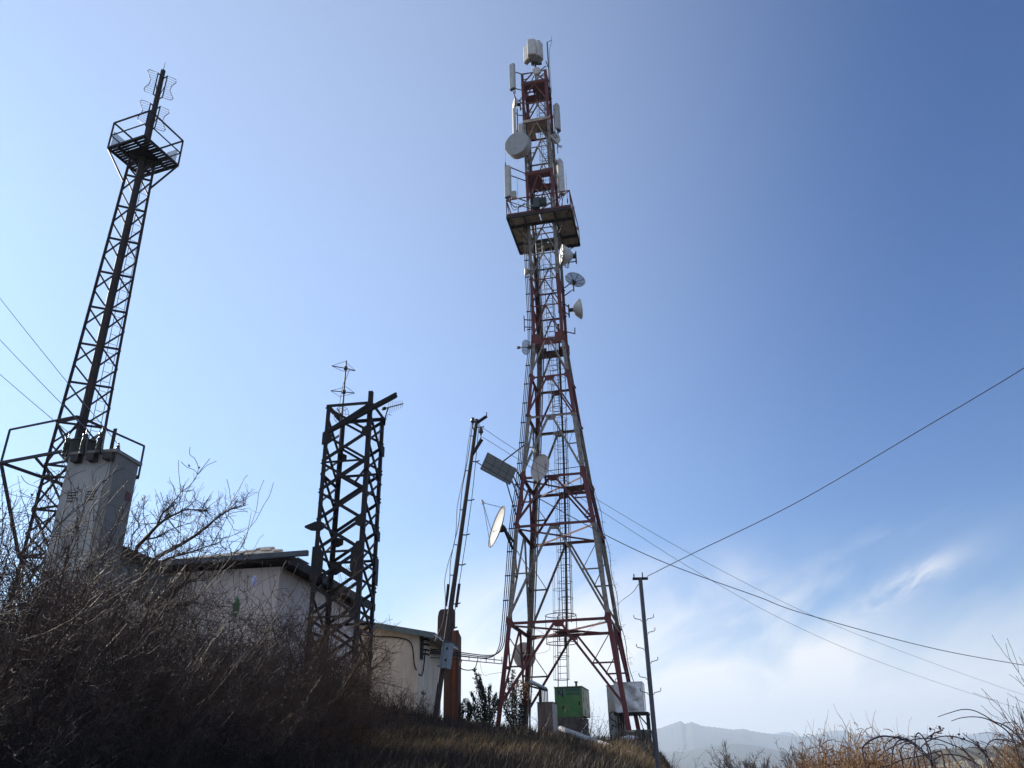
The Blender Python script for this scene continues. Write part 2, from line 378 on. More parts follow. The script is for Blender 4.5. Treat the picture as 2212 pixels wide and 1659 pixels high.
# ------------------------------------------------------------------ main lattice tower
TC = lambda z: V((2.275 - .00756 * (z - 4), 38.0, z))
WZ = [(1.0, 6.0), (3.88, 5.35), (7.25, 4.55), (11.67, 3.8), (14.13, 3.13), (17.42, 2.5), (19.72, 2.08), (22.05, 1.68), (41.32, 1.66)]
def tw(z):
    for (a, wa), (b, wb) in zip(WZ, WZ[1:]):
        if z <= b: return wa + (wb - wa) * (z - a) / (b - a)
    return WZ[-1][1]
SG = [(-1, -1), (1, -1), (1, 1), (-1, 1)]
def TCn(i, z):
    w = tw(z) / 2; return TC(z) + EX * (SG[i][0] * w) + EY * (SG[i][1] * w)
tower = thing('lattice_tower', TC(3.0), 'tall square red and grey banded lattice tower with dishes and panels, tapering from the hilltop', 'tower', None)
base_z = [gz(*TCn(i, 3.6).xy) - .25 for i in range(4)]
LV = [3.6, 7.25, 11.67, 14.13, 17.42, 19.72, 22.05]
UV_ = [22.05, 24.08, 25.77, 27.46, 29.2, 30.9, 33.15, 35.2, 37.2, 38.8, 40.36, 41.32]
for i in range(4):
    g = G(); zz = [base_z[i]] + LV[1:]; zz += UV_[1:]
    a = -EX * SG[i][0]; b = -EY * SG[i][1]
    for z0, z1 in zip(zz, zz[1:]):
        s = .20 if z0 < 17 else .17
        g.angle(TCn(i, z0), TCn(i, z1), s, .022, a, b)
        if z1 in (7.25, 14.13, 22.05):   # splice plates
            c = TCn(i, z1); g.box(c + a * .1 - b * .008, .26, .014, .5, EX, EY); g.box(c + b * .1 - a * .008, .014, .26, .5, EX, EY)
    g.build('leg', 'tower', tower)
def face_dirs(i):
    j = (i + 1) % 4; n = [-EY, EX, EY, -EX][i]; return j, n
for i in range(4):
    j, n = face_dirs(i)
    for k, (z0, z1) in enumerate(zip(LV, LV[1:])):
        A0, B0, A1, B1 = TCn(i, z0), TCn(j, z0), TCn(i, z1), TCn(j, z1); Mx = (A1 + B1) / 2; h = (B1 - A1).normalized()
        if k == 0:
            A0 = TCn(i, max(z0, base_z[i] + .3)); B0 = TCn(j, max(z0, base_z[j] + .3))
        s = .10 if k < 4 else .085
        G().angle(A1 + n * -.02, B1 + n * -.02, s * 1.25, .014, -n, V((0, 0, -1))).build('beam', 'tower', tower)
        for P, sgn in ((A0, 1), (B0, -1)):
            Q = Mx - h * (sgn * .09) - V((0, 0, .06))
            d = (P - Q).normalized(); G().angle(Q - n * .03, P - n * .03, s, .014, -n, d.cross(n)).build('diagonal_brace', 'tower', tower)
            if k in (0, 1, 2, 3):
                mid = Q.lerp(P, .5); zt_ = mid.z; cor = TCn(i if sgn == 1 else j, zt_)
                G().angle(mid - n * .05, cor - n * .05, .07, .01, -n, V((0, 0, -1))).build('secondary_brace', 'tower', tower)
                up2 = TCn(i if sgn == 1 else j, z1 - (z1 - z0) * .12) if k != 1 else TCn(i if sgn == 1 else j, z1 - (z1 - z0) * .2)
                G().angle(mid - n * .05, up2 - n * .05, .07, .01, -n, V((0, 0, -1))).build('secondary_brace', 'tower', tower)
        for cc, sg2 in ((i, 1), (j, -1)):
            q = TCn(cc, z1) - n * .012; hh = h * sg2
            G().plate([q + V((0, 0, .16)), q + hh * .24 + V((0, 0, .07)), q + hh * .30 - V((0, 0, .10)), q + hh * .1 - V((0, 0, .34)), q - V((0, 0, .34))], .012, n).build('corner_gusset', 'tower', tower)
        if k < 6:
            gp = G(); gp.plate([Mx - h * .32 - n * .045, Mx + h * .32 - n * .045, Mx + h * .16 - V((0, 0, .3)) - n * .045, Mx - h * .16 - V((0, 0, .3)) - n * .045], .012); gp.build('gusset_plate', 'tower', tower)
    for z0, z1 in zip(UV_, UV_[1:]):
        A0, B0, A1, B1 = TCn(i, z0), TCn(j, z0), TCn(i, z1), TCn(j, z1); Mx = (A1 + B1) / 2
        G().angle(A1 - n * .02, B1 - n * .02, .075, .012, -n, V((0, 0, -1))).build('mast_beam', 'tower', tower)
        for P in (A0, B0):
            d = (P - Mx).normalized(); G().angle(Mx - n * .03, P - n * .03, .065, .012, -n, d.cross(n)).build('mast_brace', 'tower', tower)
# light ties halfway up each upper panel
for i in range(4):
    j, n = face_dirs(i)
    for z0, z1 in zip(UV_, UV_[1:]):
        Mx = (TCn(i, z1) + TCn(j, z1)) / 2; zm_ = (z0 + z1) / 2
        for c_ in (i, j):
            G().bar(TCn(c_, zm_) - n * .04, Mx.lerp(TCn(c_, z0), .5) - n * .04, .04, .04).build('mast_tie', 'tower', tower)
# big gussets at the waist
for i in range(4):
    c = TCn(i, 22.0); a = -EX * SG[i][0]; b = -EY * SG[i][1]
    g = G(); g.box(c + a * .2 - b * .012, .52, .016, .62, EX, EY); g.box(c + b * .2 - a * .012, .016, .52, .62, EX, EY); g.build('waist_gusset', 'red_plate', tower)
for i in range(4):
    j, n = face_dirs(i); A, B = TCn(i, 21.78), TCn(j, 21.78)
    G().box((A + B) / 2 - n * .06, (B - A).length - .3, .03, .30, (B - A).normalized(), n).build('waist_girder', 'red_plate', tower)
# plan bracing with a centre plate
for z in (7.15, 11.57, 14.03):
    for i in (0, 1):
        G().angle(TCn(i, z - .05 * i), TCn(i + 2, z - .05 * i), .09, .012, V((0, 0, -1)), EX if i else -EX).build('plan_brace', 'red_plate', tower)
    if z < 8 or z > 13:
        c = TC(z - .12) if z < 8 else TC(z - .12) + EX * .75 + EY * .2; s = .55
        G().plate([c - EX * s - EY * s * .6, c + EX * s - EY * s * .9, c + EX * s * 1.1 + EY * s * .7, c - EX * s * .8 + EY * s], .02).build('landing_plate', 'red_plate', tower)
# floors in the upper mast, each with a hatch left open
def floor(z, m, hx, hy, hw):
    w = tw(z) / 2 - .03; c = TC(z); g = G()
    def P(u, v): return c + EX * u + EY * v
    x0, x1, y0, y1 = hx - hw, hx + hw, hy - hw, hy + hw
    for a, b, cc, d in ((-w, x0, -w, w), (x1, w, -w, w), (x0, x1, -w, y0), (x0, x1, y1, w)):
        if b - a > .02 and d - cc > .02: g.plate([P(a, cc), P(b, cc), P(b, d), P(a, d)], .02)
    g.build('mast_floor', m, tower)
floor(33.2, 'red_plate', .35, .0, .30); floor(37.25, 'rust_deck', .0, .52, .26); floor(40.4, 'red_plate', -.45, -.05, .24)
for z, m, v in ((33.25, 'red_plate', -1), (37.3, 'rust_deck', -1), (40.45, 'red_plate', -1)):   # toe boards in front
    w = tw(z); G().box(TC(z) + EY * (v * (w / 2 + .012)), w, .012, .22, EX, EY).build('toe_board', m, tower)

# work platform: ring of steel deck panels, railing
PZ = 29.6; HP = 1.82; HI = .86
def deckpt(u, v, z): return TC(z) + EX * u + EY * v
platform = None
gb = G()
for u in (-HP, -HI, HI, HP):
    gb.bar(deckpt(u, -HP, PZ - .09), deckpt(u, HP, PZ - .09), .08, .19)
for v in (-HP, -HI, HI, HP):
    gb.bar(deckpt(-HP, v, PZ - .097), deckpt(HP, v, PZ - .097), .08, .19)
platform = gb.build('platform', 'brown_steel', tower)
def deckpanel(u0, u1, v0, v1):
    g = G(); g.plate([deckpt(u0, v0, PZ), deckpt(u1, v0, PZ), deckpt(u1, v1, PZ), deckpt(u0, v1, PZ)], .03)
    g.bar(deckpt(u0 + .02, v0 + .012, PZ - .035), deckpt(u1 - .02, v0 + .012, PZ - .035), .02, .04)
    g.build('deck_panel', 'rust_deck', platform)
n4 = 4; st = 2 * HP / n4
for k in range(n4):
    v0 = -HP + k * st
    deckpanel(-HP, -HI - .01, v0 + .01, v0 + st - .01); deckpanel(HI + .01, HP, v0 + .01, v0 + st - .01)
for u0, u1 in ((-HI, -.03), (.03, HI)):
    deckpanel(u0, u1, -HP, -HI - .01); deckpanel(u0, u1, HI + .01, HP)
gr = G()
cor = [(-HP, -HP), (HP, -HP), (HP, HP), (-HP, HP)]
for i in range(4):
    a, b = cor[i], cor[(i + 1) % 4]; mid = ((a[0] + b[0]) / 2, (a[1] + b[1]) / 2)
    gr.bar(deckpt(*a, PZ), deckpt(*a, PZ + 1.1), .05); gr.bar(deckpt(*a, PZ + 1.1), deckpt(*b, PZ + 1.1), .05)
    gr.bar(deckpt(*mid, PZ), deckpt(*a, PZ + 1.07), .04); gr.bar(deckpt(*mid, PZ + .01), deckpt(*b, PZ + 1.07), .04)
    gr.bar(deckpt(*a, PZ + .05), deckpt(*b, PZ + .05), .012, .16)
gr.build('railing', 'red_plate', platform)
for i in range(4):
    G().bar(TCn(i, PZ - 1.25), deckpt(*[c * .96 for c in cor[i]], PZ - .1), .05).build('platform_strut', 'brown_steel', tower)

# ladders
def ladder(parent, p, q, side, back, w, mstyle='brown_steel', rr=.014, step=.3, cage=None):
    p, q = V(p), V(q); L = (q - p).length; d = (q - p) / L; g = G()
    for s in (-1, 1): g.tube([p + side * (s * w / 2), q + side * (s * w / 2)], rr * 1.5, 6)
    n = int(L / step)
    for i in range(1, n): g.tube([p + d * (i * step) - side * (w / 2), p + d * (i * step) + side * (w / 2)], rr, 5)
    o = g.build('ladder', mstyle, parent)
    if cage:
        gc = G(); a0, a1, rc, stp = cage
        def ring(c): return [c + side * (math.cos(t) * rc) + back * (.02 + rc * .75 + math.sin(t) * rc) for t in [math.pi * 2 * k / 16 for k in range(17)]]
        t = a0
        while t <= a1 + .01:
            gc.tube(ring(p + d * t), .012, 5); t += stp
        for ang in (.4, 1.57, 2.74, -2.6, -.5):
            gc.tube([p + d * a0 + side * (math.cos(ang) * rc) + back * (.02 + rc * .75 + math.sin(ang) * rc), p + d * a1 + side * (math.cos(ang) * rc) + back * (.02 + rc * .75 + math.sin(ang) * rc)], .009, 4)
        gc.build('safety_cage', mstyle, o)
    return o
la = at(1216, 1500, 38.6); lb = at(1212, 905, 38.2)
ladder(tower, la, at(1213.5, 1330, 38.5), EX, -EY, .42, cage=(.6, 5.4, .36, 1.0))
ladder(tower, at(1225, 1345, 38.7), lb, EX, -EY, .42, cage=(.3, 14.2, .36, .75))
ladder(tower, at(1203, 900, 38.3), at(1180, 560, 38.3), EX, -EY, .40, cage=(.3, 10.4, .34, .8))
ladder(tower, at(1166, 556, 37.9), at(1160, 470, 37.9), EX, -EY, .36, 'white')
ladder(tower, TC(30) + EX * .3 + EY * .1, TC(40.3) + EX * .25 + EY * .1, EX, -EY, .36, cage=(.4, 9.8, .30, 1.1))
gr = G(); c = la + (at(1213.5, 1330, 38.5) - la) * .99
ringp = [c + EX * (math.cos(t) * .72) + EY * (math.sin(t) * .72 - .3) for t in [math.pi * 2 * k / 24 for k in range(25)]]
gr.tube(ringp, .02, 6); gr.tube([p + V((0, 0, -1.25)) for p in ringp], .02, 6)
for k in range(0, 24, 6): gr.tube([ringp[k], ringp[k] - V((0, 0, 1.25))], .016, 5)
gr.build('ladder_guard', 'brown_steel', tower)
c = at(1222, 1018, 38.2)
g = G(); pp = [c - EX * .85 - EY * .3, c + EX * .8 - EY * .5, c + EX * .8 + EY * .6, c - EX * .85 + EY * .6]
for a, b in zip(pp, pp[1:]): g.tube([a, b], .02, 5); 
for a in pp: g.tube([a, a - V((0, 0, .9))], .02, 5)
g.build('landing_rail', 'brown_steel', tower)
# stub brackets on the legs
for (a, b, arms) in ((z7(390, 915), z7(397, 1100), [z7(395, 962), z7(395, 1048)]), (z7(1000, 1058), z7(1000, 1130), [z7(998, 1128)])):
    Y = 37.3; g = G(); side = -1 if a[0] < 1160 else 1; g.bar(at(*a, Y), at(*b, Y), .05)
    for q in arms:
        P = at(*q, Y); e = TCn(0 if side < 0 else 1, P.z); g.bar(P, e, .045)
    g.build('stub_bracket', 'brown_steel', tower)
# concrete footings under the legs
for i in range(4):
    p = TCn(i, base_z[i]); zt2 = base_z[i] + (.75 if i in (1,) else .4); s0, s1 = .75, .42
    g = G(); b = V((p.x, p.y, base_z[i] - .8)); t = V((p.x, p.y, zt2))
    g.hexa([b - EX * s0 - EY * s0, b + EX * s0 - EY * s0, b + EX * s0 + EY * s0, b - EX * s0 + EY * s0, t - EX * s1 - EY * s1, t + EX * s1 - EY * s1, t + EX * s1 + EY * s1, t - EX * s1 + EY * s1])
    tag(g.build('concrete_footing', 'darkconcrete'), ['dark concrete footing under the near left leg of the red and grey tower', 'dark concrete footing block under the near right tower leg, below the silver box', 'dark concrete footing under the far right leg of the banded tower', 'dark concrete footing under the far left leg of the banded tower'][i], 'footing', 'tower footings')

# ------------------------------------------------------------------ equipment on the tower
def mount_arm(g, p, z=None):   # arm from a point to the nearest tower leg
    z = p.z if z is None else z
    i = min(range(4), key=lambda k: (TCn(k, z) - p).length); g.bar(p, TCn(i, z), .045)
def az(deg): return V((math.sin(R(deg)), math.cos(R(deg)), 0))
def panel(top, bot, Y, w, d, face, label, name='panel_antenna', m='antenna', pole=True, arms=True, bot_m='antenna_back', group='panel antennas on the lattice tower', tilt=0):
    b = at(*bot, Y); H = at(*top, Y).z - b.z; f = az(face); s = V((f.y, -f.x, 0))
    t = thing(name, b, label, 'antenna', group)
    g = G(); c = min(d, w) * .28     # radome with rounded front edges, closed below by a dark end cap
    prof = [(-w / 2, -d / 2), (-w / 2, d / 2 - c), (-w / 2 + c * .35, d / 2 - c * .3), (-w / 2 + c, d / 2), (w / 2 - c, d / 2), (w / 2 - c * .35, d / 2 - c * .3), (w / 2, d / 2 - c), (w / 2, -d / 2)]
    k = len(prof); P = lambda z, sc: [b + s * (x * sc) + f * (y * sc + tilt * z) + V((0, 0, z)) for x, y in prof]
    vs = P(.0, .96) + P(.02, 1) + P(H - .03, 1) + P(H, .93)
    fs = [(r * k + i, r * k + (i + 1) % k, (r + 1) * k + (i + 1) % k, (r + 1) * k + i) for r in range(3) for i in range(k)] + [tuple(reversed(range(k))), tuple(range(3 * k, 4 * k))]
    g.add(vs, fs); g.build('radome', m, t)
    g = G(); g.box(b - V((0, 0, .035)), w * .86, d * .8, .06, s, f)
    for q in (-.25, 0, .25): g.tube([b + s * (w * q) - V((0, 0, .05)), b + s * (w * q) - V((0, 0, .17))], .018, 5)
    g.build('end_cap', bot_m, t)
    if pole:
        pc = b - f * (d / 2 + .16); g = G(); g.tube([pc - V((0, 0, .15)), pc + V((0, 0, H + .1))], .035, 8)
        for q in (.15, .85): g.bar(b - f * (d / 2 - .01) + V((0, 0, H * q)), pc + V((0, 0, H * q)), .07, .05)
        g.build('mounting_pipe', 'black_steel', t)
        if arms:
            for q in (.12, .8):
                g = G(); mount_arm(g, pc + V((0, 0, H * q))); g.build('mounting_arm', 'black_steel', t)
    return t
def dish(c, ax, r, label, kind='dish', depth=.28, m='white', back=None, name='dish_antenna', mount=True, feed=0, rim=0.0, armz=None, group='dish antennas on the lattice tower', backdist=None):
    c = V(c); ax = V(ax).normalized(); t = thing(name, c, label, 'dish', group)
    g = G()
    if kind == 'drum':      # deep shroud closed by a flat radome
        g.lathe(c, ax, [(r, -rim), (r, 0), (r * .985, .015), (r * .93, .02)], 40); g.lathe(c, ax, [(r * .35, -rim - depth), (r * .8, -rim - depth * .55), (r, -rim)], 40); g.build('shroud', m, t)
        G().lathe(c, ax, [(r * .935, .018), (r * .5, .022), (.001, .024)], 40, smooth=False).build('radome', back or m, t)
        hub = c - ax * (rim + depth)
    elif kind == 'cone':    # bulging radome in front, conical reflector behind
        g.lathe(c, ax, [(r, 0), (r * .98, -.03), (r * .72, -depth * .55), (r * .3, -depth), (.001, -depth)], 40); g.build('reflector', back or m, t)
        G().lathe(c, ax, [(r * .995, .004), (r * .7, rim * .55), (r * .35, rim * .9), (.001, rim)], 40).build('radome', m, t)
        G().lathe(c, ax, [(r * 1.012, -.05), (r * 1.012, .02)], 40).build('rim_band', 'grey_steel', t)
        hub = c - ax * depth
    else:
        prof = [(r * q, -depth * (1 - q * q)) for q in (1, .9, .75, .6, .4, .2, .002)]
        g.lathe(c, ax, [(r * 1.015, -.03), (r * 1.015, .01), (r, .01)] + prof, 40)
        g.lathe(c, ax, [(p + .0, h - .02) for p, h in prof], 40); o = g.build('reflector', m, t)
        hub = c - ax * (depth + .02)
        if kind == 'mesh':
            gg = G(); d_, s_, u_ = frame(ax)
            for k in range(8):
                a = k * math.pi / 4; rd = s_ * math.cos(a) + u_ * math.sin(a)
                gg.tube([c + rd * (r * q) - ax * (depth * (1 - q * q) + .03) for q in (.05, .4, .7, 1)], .016, 5)
            gg.lathe(c, ax, [(r * 1.01, -.02), (r * 1.03, 0), (r * 1.01, .02)], 40); gg.build('rib', 'antenna_back', t)
    if feed:
        gg = G(); tip = c + ax * feed; d_, s_, u_ = frame(ax); gg.tube([hub, tip], .025, 6)
        gg.lathe(tip, ax, [(.001, -.1), (.07, -.1), (.09, .06), (.001, .08)], 12); gg.build('feed_horn', 'antenna_back', t)
    if mount:
        gg = G(); gg.lathe(hub, -ax, [(.001, -.02), (.11, -.02), (.11, .16), (.06, .22), (.001, .22)], 14)
        pc = hub - ax * .2; gg.tube([pc - V((0, 0, .45)), pc + V((0, 0, .35))], .04, 8); gg.build('mount', 'black_steel', t)
        gg = G(); mount_arm(gg, pc - V((0, 0, .3)), armz); mount_arm(gg, pc + V((0, 0, .2)), armz); gg.build('mounting_arm', 'black_steel', t)
    return t
def whip(a, b, Y, label, r=.018, name='whip_antenna', m='white', base=True):
    p, q = at(*b, Y), at(*a, Y); q = V((p.x, p.y, q.z)); t = thing(name, p, label, 'antenna', 'whip antennas on the lattice tower')
    G().tube([p, q], r, 8, r * .7).build('rod', m, t)
    g = G(); g.tube([p - V((0, 0, .02)), p + V((0, 0, .3))], r * 1.7, 8)
    if base: mount_arm(g, p + V((0, 0, .1)))
    g.build('clamp', 'black_steel', t)

# top cluster round a post
post_b = TC(41.3); post_t = at(*z5(578, 300), 38.0); post_t = V((post_b.x, post_b.y, post_t.z))
g = G(); g.tube([post_b - V((0, 0, 1.2)), V((post_b.x, post_b.y, post_t.z + .9))], .06, 10)
apex = TC(42.0)
for i in range(4): g.bar(TCn(i, 41.3), V((post_b.x, post_b.y, 42.15)), .05)
g.build('top_post', 'brown_steel', tower)
def cluster(pxt, pxb, Y, face, label):
    panel(z5(*pxt), z5(*pxb), Y, .56, .34, face, label, m='white', pole=True, arms=False, bot_m='beige', group='panel antennas clustered on the tower tip', name='sector_antenna')
cluster((540, 135), (545, 330), 37.5, 186, 'foremost white box antenna of the three clustered at the very tip of the tower')
cluster((470, 215), (490, 412), 38.35, 230, 'left white box antenna of the cluster at the tower tip, hanging lowest')
cluster((635, 165), (648, 372), 38.3, 128, 'right white box antenna of the cluster at the tower tip')
c = V((post_b.x, post_b.y, at(*z5(590, 400), 38).z))
t = tag(G().box(c, .42, .36, .55, EX, EY).box(c + EX * .3 - V((0, 0, .25)), .25, .2, .3, EX, EY).box(c - EX * .25 + V((0, 0, .2)), .15, .3, .3, EX, EY).build('radio_unit', 'antenna_back'), 'dark radio boxes strapped to the post under the tip cluster', 'radio unit')
dish(at(*z5(608, 537), 37.15), az(190) + V((0, 0, -.1)), .27, 'small round cream drum dish just below the tower tip cluster', 'drum', .05, m='white', rim=.16)
t = thing('lightning_rod', at(*z5(790, 850), 37.6), 'slim tall rod with a wire tip rising beside the right top corner of the tower', 'rod')
p = at(*z5(790, 850), 37.6); q = at(*z5(735, 155), 37.6); q = V((p.x, p.y, q.z))
G().tube([p, q], .05, 8, .04).build('tube', 'galv', t)
g = G(); g.tube([q, q + EX * .3 + V((0, 0, .1))], .018, 5); g.tube([q + EX * .3, q + EX * .3 + V((0, 0, .55))], .012, 5, .006); g.tube([q + EX * .3, q + EX * .15 - V((0, 0, .6)), q + EX * .09 - V((0, 0, 1.1)), p + EX * .1], .012, 5); g.build('tip_wire', 'black_steel', t)
g = G(); mount_arm(g, p + V((0, 0, .3))); mount_arm(g, p + V((0, 0, 2.2))); g.build('clamp', 'black_steel', t)

panel(z5(262, 458), z5(284, 785), 37.0, .38, .20, 216, 'tall grey panel antenna standing out from the upper left corner of the tower top')
panel(z5(302, 1055), z5(308, 1395), 37.2, .26, .16, 245, 'slim panel antenna on the left side just above the big drum dish')
panel(z5(874, 1000), z5(905, 1340), 37.9, .36, .20, 125, 'panel antenna on the upper right side of the tower above a small oval dish')
panel(z6(185, 342), z6(198, 705), 36.6, .37, .22, 212, 'grey panel antenna standing on the front left corner of the platform')
panel(z6(820, 312), z6(845, 668), 37.9, .40, .22, 150, 'tall panel antenna at the right edge of the platform, bright on its left edge', m='white')
panel(z6(990, 832), z6(1000, 1130), 39.2, .26, .16, 95, 'narrow beige panel antenna hanging behind the right edge of the platform', m='beige', arms=False)
panel(z5(398, 1265), z5(395, 1400), 37.4, .26, .20, 200, 'short white panel box on the left leg right above the big drum dish', m='white', arms=False)
c = at(*z6(270, 685), 36.9)
g = G().box(c, .26, .2, .5, EX, EY).box(c - EY * .105, .2, .02, .42, EX, EY).bar(c - EX * .1, c - EX * .4 - V((0, 0, .2)), .04)
tag(g.build('junction_box', 'antenna'), 'small grey box beside the panel antenna on the front left platform corner', 'box')
t = thing('remote_radio', at(*z6(575, 775), 36.0), 'dark green radio boxes hanging on the front railing of the tower platform', 'radio unit')
c = at(*z6(540, 780), 36.05); G().box(c, .34, .26, .66, EX, EY).build('housing', 'tank', t)
c = at(*z6(612, 765), 36.05); g = G().box(c, .42, .22, .50, EX, EY)
for k in range(7): g.box(c - EY * .125 + EX * (-.18 + .06 * k), .018, .04, .46, EX, EY)
g.build('finned_housing', 'tank', t)
cc = at(*z6(525, 645), 36.05); g = G(); g.tube([cc + EX * (.17 * math.cos(a)) + V((0, 0, .19 * math.sin(a))) + EY * .03 * math.sin(3 * a) for a in [k * math.pi / 10 for k in range(21)]], .018, 6); g.tube([cc - V((0, 0, .19)), c + V((0, 0, .2))], .018, 6); g.build('cable_loop', 'grey_steel', t)
whip(z6(155, 10), z6(167, 340), 36.6, 'thin white whip antenna above the panel on the platform front left corner')
whip(z6(303, 470), z6(320, 880), 36.3, 'thin white whip antenna standing on the platform front edge left of centre', base=False)
whip(z6(888, 398), z6(914, 775), 36.6, 'thin white whip antenna on the right front corner of the platform', base=False)
dish(at(*z5(300, 985), 37.2), az(255), .36, 'small cone shaped dish on the left leg near the tower top, seen edge on', 'cone', .22, rim=.05)
dish(at(*z5(868, 1452), 37.4), az(150) + V((0, 0, -.15)), .33, 'small white oval looking dish on the right leg above the middle mast floor', 'drum', .08, rim=.1)
dish(at(*z5(335, 1520), 36.55), az(207) + V((0, 0, -.1)), .78, 'largest deep drum dish high on the left leg of the tower', 'drum', .25, m='dishgrey', back='dishgrey', rim=.48)
dish(at(*z6(828, 280), 37.9), az(135), .22, 'tiny pale dish on the right leg just above the tall right panel', 'drum', .06, rim=.08)
dish(at(*z6(838, 1405), 36.7), az(262) + V((0, 0, .05)), .62, 'white cone backed dish under the platform right corner, its face bright', 'cone', .62, rim=.1, m='white')
dish(at(*z7(1005, 480), 38.0), V((.36, .08, .93)), .58, 'see-through perforated grey dish with ribs on the right leg, tilted to the sky', 'mesh', .14, m='mesh', feed=.0)
dish(at(*z7(1066, 832), 37.6), V((.93, .05, .12)), .56, 'white dish facing right lowest of three on the right leg', 'dish', .42, m='white')
dish(at(*z7(402, 385), 38.2), az(265), .22, 'small white dish mostly hidden behind the left leg below the platform', 'drum', .1, rim=.1)
dish(at(*z7(412, 1292), 38.4), V((-.75, .5, .25)), .42, 'pale see-through grid dish behind the left leg at the tower waist', 'dish', .16, m='mesh', feed=.5)
g = G(); c = at(*z6(820, 100), 37.8)
for dx, dz in ((.26, .1), (-.1, .26), (.18, -.22), (-.22, -.12)): g.bar(c - V((dx, 0, dz)) * .6, c + V((dx, 0, dz)) * .6, .03)
g.bar(c, TCn(1, c.z), .04); g.bar(c - V((0, 0, .5)) - EX * .15, c + V((0, 0, .4)) - EX * .15, .05)
tag(g.build('star_antenna', 'grey_steel'), 'little star shaped antenna beside the right leg under the small oval dish', 'antenna')
# flat panel array to the left
A = onz(*z8(245, 893), at(*z8(500, 1040), 35.5).z); B = at(*z8(500, 1040), 35.5); dn = at(*z8(178, 1045), A.y + .1) - A
nrm = (B - A).cross(dn).normalized()
if nrm.y > 0: nrm = -nrm
t = thing('flat_panel_array', A, 'dark grey tilted rectangular antenna of eight panes jutting out left of the tower', 'antenna')
G().plate([A, B, B + dn, A + dn], .07, nrm).build('backing', 'antenna_back', t)
for i in range(4):
    for j in range(2):
        u0, u1, v0, v1 = i / 4 + .012, (i + 1) / 4 - .012, j / 2 + .02, (j + 1) / 2 - .02
        G().plate([A + (B - A) * u + dn * v + nrm * .045 for u, v in ((u0, v0), (u1, v0), (u1, v1), (u0, v1))], .02, nrm).build('pane', 'meshpane', t)
g = G()
for f, zz in ((.55, 1.7), (.95, .0), (.98, -.05)):
    p0 = A.lerp(B, f) - nrm * .05; g.bar(p0, TCn(0, p0.z + zz), .05)
for zz in (.0, -.45): g.bar(B + dn * (.4 + .5 * -zz) - nrm * .05, TCn(0, B.z - .6 + zz), .05)
g.bar(A.lerp(B, .9) + dn, TCn(0, B.z - 1.9), .045); g.build('mounting_arm', 'brown_steel', t)
# offset reflector dishes
def offset(c, ax, r, sx, label, m, feedp, armto=None, rim_up=None, text=False):
    c = V(c); ax = V(ax).normalized(); t = thing('offset_dish', c, label, 'dish', 'dish antennas on the lattice tower')
    prof = [(r * q, -.16 * r * (1 - q * q)) for q in (1, .9, .75, .6, .4, .2, .002)]
    g = G(); g.lathe(c, ax, [(r * 1.006, -.012), (r * 1.006, .006), (r, .006)] + prof, 44, sx=sx); g.lathe(c, ax, [(p, h - .025) for p, h in prof], 44, sx=sx); g.build('reflector', m, t)
    d_, s_, u_ = frame(ax); fp = V(feedp)
    g = G()
    for a in (c - u_ * r, c + u_ * r * .95, c + s_ * r * sx * .9): g.tube([a, fp], .014, 5)
    g.build('feed_arm', 'grey_steel', t)
    g = G(); g.lathe(fp, (c - fp), [(.001, -.14), (.06, -.14), (.06, 0), (.09, .05), (.001, .06)], 12); g.build('feed_horn', 'white', t)
    if armto:
        hub = c - ax * (.16 * r + .03); g = G(); g.lathe(hub, -ax, [(.001, -.02), (.22, -.02), (.16, .15), (.06, .3), (.001, .3)], 12)
        for q in armto: g.bar(hub - ax * .2, V(q), .09)
        g.build('mounting_arm', 'black_steel', t)
    return t, c, ax
c = at(*z8(712, 1028), 36.3); axd = V((-.62, -.72, .16))
t, c, axd = offset(c, axd, .70, .80, 'oval beige dish hanging inside the tower behind its left front leg', 'beige', at(*zd(640, 575), 35.9), [TCn(3, c.z), c + V((.3, .6, -.7))])
d_, s_, u_ = frame(axd)                                     # faint, worn lettering down one side of the dish
g = G(); random.seed(5)
for k in range(7):
    b = c + s_ * (.30) + u_ * (.30 - .10 * k) - axd * .055
    for q in range(3): g.bar(b + s_ * (.0 + random.uniform(-.07, .07)) + u_ * random.uniform(-.04, .04), b + s_ * random.uniform(-.07, .07) + u_ * random.uniform(-.04, .04), .018, .012, axd)
if (s_.x < 0):
    g.v = [tuple(V(p) - s_ * .6) for p in g.v]
g.build('lettering', 'greyink', t)
c = at(*zl(183, 592), 34.6)
offset(c, V((-.90, -.32, .28)), .98, .86, 'large white offset dish with long feed arm, out to the left of the tower', 'offsetcream', at(*zl(62, 378), 34.3), [TCn(0, c.z - .55), TCn(0, c.z - .2)])
c = at(*zb(574, 648), 42.6)
offset(c, V((.10, .93, .30)), .66, .86, 'round beige dish low behind the far left leg of the tower, seen from behind', 'beige', c + V((.1, .9, .4)), [TCn(3, c.z)])

# feeder cables up the near left leg and their tray to the shed
run = thing('feeder_cables', TCn(0, 6.0) - EX * .25, 'black feeder cables clamped up the left front leg and along a tray to the shed', 'cables')
tray_z = at(1040, 1415, 34.5).z
wallp = at(930, 1408, 30.6)
for k in range(3):
    off = -EX * (.04 + .09 * k) - EY * .05
    pts = [TCn(0, z) + off for z in (30.3, 26, 22.05, 19.72, 17.42, 14.13, 11.67, 9.5, 7.8)]
    c0 = TCn(0, tray_z) + off
    pts += [TCn(0, tray_z + 1.3) + off, TCn(0, tray_z + .6) + off, V((c0.x - .18, c0.y - .15, tray_z + .22 - .05 * k)), V((c0.x - .7, c0.y - .6, tray_z + .1 - .05 * k))]
    end = wallp + V((0, 0, .1 - .06 * k)); pts += [pts[-1].lerp(end, .5), end]
    G().tube(curve3(pts, 5), .021, 6).build('cable', 'cable', run)
g = G()
